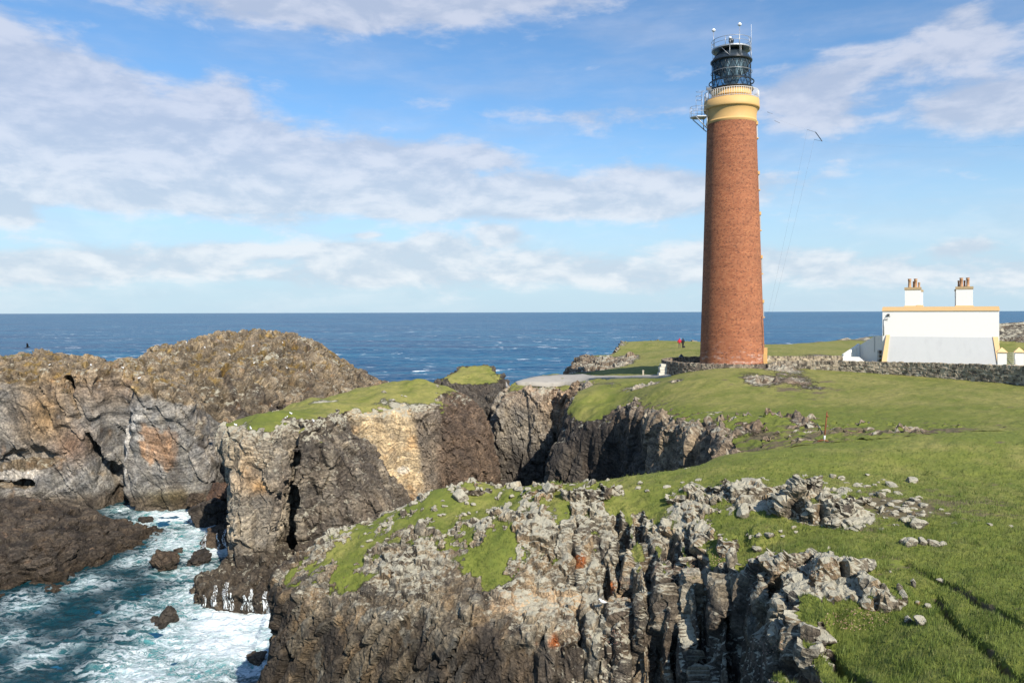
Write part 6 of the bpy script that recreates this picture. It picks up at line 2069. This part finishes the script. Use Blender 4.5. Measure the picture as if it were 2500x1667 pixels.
# gulls resting on the two headlands, each only a few pixels
gproto = None
for gi, (u, v) in enumerate(GULLS):
    h = hit(u, v)
    if h is None: continue
    if gproto is None:
        gproto = skin_body('resting_gull', [(0, 0, .12, .11), (.14, 0, .20, .09), (.20, 0, .32, .06), (.30, 0, .32, .02), (-.18, 0, .10, .07), (-.36, 0, .08, .02)], [(0, 1), (1, 2), (2, 3), (0, 4), (4, 5)], M_PLASTIC, None, 1)
        g_ = gproto
    else:
        g_ = gproto.copy(); COL.objects.link(g_)
    g_.scale = (.7, .7, .7); g_.location = (h.x, h.y, h.z + .03); g_.rotation_euler = (0, 0, gi * 2.1)
    tag(g_, 'tiny white gull resting on the rocky tops across the inlet', 'bird', 'gulls resting on the headland and the stack')
for i, (u, v, wpx, hpx, lab) in enumerate(((938, 955, 14, 9, 'small pile of grey stones on the skyline turf of the sea stack'), (958, 974, 15, 7, 'low grey stones lying in the middle of the stack turf'), (980, 962, 9, 4, 'flat stone right of the skyline pile on the stack'),
                                          (990, 964, 9, 4, 'thin slab near the right rim of the stack turf'))):
    h = hit(u, v + 3)
    if h is None: continue
    sc = h.y / FPX
    boulder('boulder', (h.x, h.y, h.z - .1), (wpx * sc * .6, wpx * sc * .5, hpx * sc * .7), 700 + i, M_NEAR, lab, rz=i)

# cascades: white water running off the ledge rocks
def foam_mat():
    m, t, out = mat_new('white_water')
    tc_ = t.node('ShaderNodeTexCoord'); P = tc_.outputs['Object']
    n = t.noise(t.mapping(P, scale=(1, 1, .35)), 3.5, 6, .65)
    b = bsdf(t, None, t.mix(n, (.55, .62, .64), (.92, .94, .94)), .6, .3)
    tr = t.node('ShaderNodeBsdfTransparent')
    mx = t.node('ShaderNodeMixShader'); t.put(mx.inputs[0], t.ramp(t.noise(t.mapping(P, scale=(1, 1, .18)), 7.5, 7, .72), .46, .60))
    t.l.new(tr.outputs[0], mx.inputs[1]); t.l.new(b.outputs[0], mx.inputs[2]); t.l.new(mx.outputs[0], out.inputs[0])
    return m


M_FOAM = foam_mat()
for o_ in [o for o in COL.objects if o.name.startswith('sea_rock')]:
    mw = Matrix.Translation(o_.location)
    trees.append(BVHTree.FromPolygons([mw @ v.co for v in o_.data.vertices], [tuple(p.vertices) for p in o_.data.polygons]))
CASC = [(500, 1290, 7, 46), (548, 1290, 6, 46), (532, 1300, 4, 40), (500, 1452, 5, 30), (524, 1428, 9, 52), (552, 1420, 12, 66), (566, 1446, 5, 44), (596, 1452, 7, 36), (612, 1436, 9, 56), (648, 1442, 10, 54)]
for i, (u, v, wpx, hpx) in enumerate(CASC):
    V_ = []; nu, nv = 6, 16
    for a in range(nu + 1):
        yl = None
        for b_ in range(nv + 1):
            s_ = a / nu - .5; t_ = b_ / nv
            uu = u + s_ * wpx * (.8 + .9 * t_) + 3 * math.sin(6 * t_ + i * 1.7); vv = v + hpx * t_
            h = hit(uu, vv)
            yy = h.y - .16 if h is not None else (yl if yl else CAMZ * FPX / (vv - 762))
            yw = CAMZ * FPX / (vv - 762.0) - .3
            yy = min(yy, yw)
            if yl: yy = min(yy, yl + .05)
            yl = yy
            V_.append(tuple(at(uu, vv, yy)))
    Q_ = [(a * (nv + 1) + b_, (a + 1) * (nv + 1) + b_, (a + 1) * (nv + 1) + b_ + 1, a * (nv + 1) + b_ + 1) for a in range(nu) for b_ in range(nv)]
    o = make_mesh('water_cascade', np.array(V_), np.array(Q_), M_FOAM, smooth=True)
    tag(o, 'white water streaming down over the wet rocks at the foot of the sea stack', kind='stuff', cat='water', group='cascades off the ledge rocks')
log('sea rocks')

# ------------------------------------------------------------------ grass blades and thrift on the near turf
fg = TERRAIN[0]; nt = TERRAIN[3]
gr_ = np.random.default_rng(11)
VT = []; QT = []; TN = []
for o_, (V_, Q_) in ((bpy.data.objects['foreground_outcrop'], fg), (bpy.data.objects['near_turf'], nt)):
    me_ = o_.data; tf = np.empty(len(V_), np.float32); me_.attributes['turf'].data.foreach_get('value', tf)
    tone_ = np.empty(len(V_), np.float32); me_.attributes['tone'].data.foreach_get('value', tone_)
    bare_ = np.empty(len(V_), np.float32); me_.attributes['bare'].data.foreach_get('value', bare_)
    y_ = V_[:, 1]; x_ = V_[:, 0]
    ok = (tf > .45) & (bare_ < .75) & (y_ > 18.5) & (y_ < 44) & (np.abs(x_) < y_ * .70 + 1)
    pr = np.clip(1.25 - (y_ - 19) / 22, .10, 1.0)
    idx_ = np.nonzero(ok & (gr_.random(len(V_)) < pr))[0]
    for rep in range(5):
        P_ = V_[idx_] + gr_.uniform(-.06, .06, (len(idx_), 3)) * np.array((1, 1, 0))
        tu = fbm(P_ * 1.6, 3, seed=300)
        ln = gr_.uniform(.04, .15, len(idx_)) * (1 + 2.2 * np.maximum(0, tu))
        wd_ = gr_.uniform(.006, .014, len(idx_))
        a_ = gr_.uniform(0, 6.283, len(idx_)); b_ = gr_.uniform(0, 6.283, len(idx_)); le = gr_.uniform(.1, .7, len(idx_))
        p0 = P_ + np.stack([np.cos(a_) * wd_, np.sin(a_) * wd_, -.03 + 0 * wd_], 1)
        p1 = P_ - np.stack([np.cos(a_) * wd_, np.sin(a_) * wd_, .03 + 0 * wd_], 1)
        p2 = P_ + np.stack([np.cos(b_) * ln * le + .25 * ln, np.sin(b_) * ln * le, ln], 1)
        base = len(VT) and sum(len(q) for q in VT)
        VT.append(np.concatenate([p0, p1, p2])); n_ = len(idx_)
        k_ = np.arange(n_) + (base or 0)
        QT.append(np.stack([k_, k_ + n_, k_ + 2 * n_], 1))
        tt = np.clip(tone_[idx_] + gr_.uniform(-.3, .3, n_) - .9 * np.maximum(0, tu) + .5 * (gr_.random(n_) < .06), 0, 1)
        TN.append(np.concatenate([tt, tt, tt]))
m, t, out = mat_new('grass_blades')
c_ = t.mix(t.attr('tone'), (0.085, 0.125, 0.024), (0.27, 0.25, 0.10))
c_ = t.mix(t.ramp(t.noise(t.node('ShaderNodeNewGeometry').outputs['Position'], 1.2, 4, .6), .35, .65), c_, (0.135, 0.18, 0.036))
bsdf(t, out, c_, .6, .25)
gro = make_mesh('grass', np.concatenate(VT), np.concatenate(QT), m, {'tone': np.concatenate(TN)})
tag(gro, 'short rough grass on the near turf', 'grass', kind='stuff')
log('grass', len(gro.data.polygons))

m, t, out = mat_new('thrift_heads')
wn_ = t.node('ShaderNodeTexWhiteNoise', noise_dimensions='1D'); t.put(wn_.inputs['W'], t.m('MULTIPLY', t.attr('stone'), 77.7))
bsdf(t, out, t.mix(wn_.outputs[0], (0.42, 0.22, 0.20), (0.48, 0.36, 0.22)), .8, .1)
OV = np.array([(1, 0, 0), (-1, 0, 0), (0, 1, 0), (0, -1, 0), (0, 0, .7), (0, 0, -.4)]); OF = np.array([(0, 2, 4), (2, 1, 4), (1, 3, 4), (3, 0, 4), (2, 0, 5), (1, 2, 5), (3, 1, 5), (0, 3, 5)])
VT = []; QT = []; ID = []
for (u, v, ru, rv, n_) in ((1520, 1440, 28, 40, 130), (1650, 1390, 55, 30, 110), (1730, 1370, 45, 20, 110), (1860, 1400, 60, 40, 90), (2090, 1515, 80, 28, 150), (1880, 1580, 35, 20, 60), (1500, 1560, 30, 18, 40), (1400, 1550, 60, 20, 60),
                          (1620, 1060, 60, 22, 90), (1980, 1380, 60, 30, 50), (1700, 1240, 80, 20, 50)):
    for _ in range(n_):
        a = rs.random() * 6.283; r_ = math.sqrt(rs.random())
        h = hit(u + ru * r_ * math.cos(a), v + rv * r_ * math.sin(a))
        if h is None or h.y > 70: continue
        sz = rs.uniform(.014, .026) * (1 if h.y < 50 else 1.8)
        base = len(VT) * 6
        VT.append(OV * sz + np.array((h.x, h.y - .02, h.z + rs.uniform(.03, .09)))); QT.append(OF + base); ID += [rs.random()] * 6
th_ = make_mesh('thrift_flowers', np.concatenate(VT), np.concatenate(QT), m, {'stone': np.array(ID)})
tag(th_, 'faded pink thrift heads on the rock ledges', 'flowers', kind='stuff')
log('done')
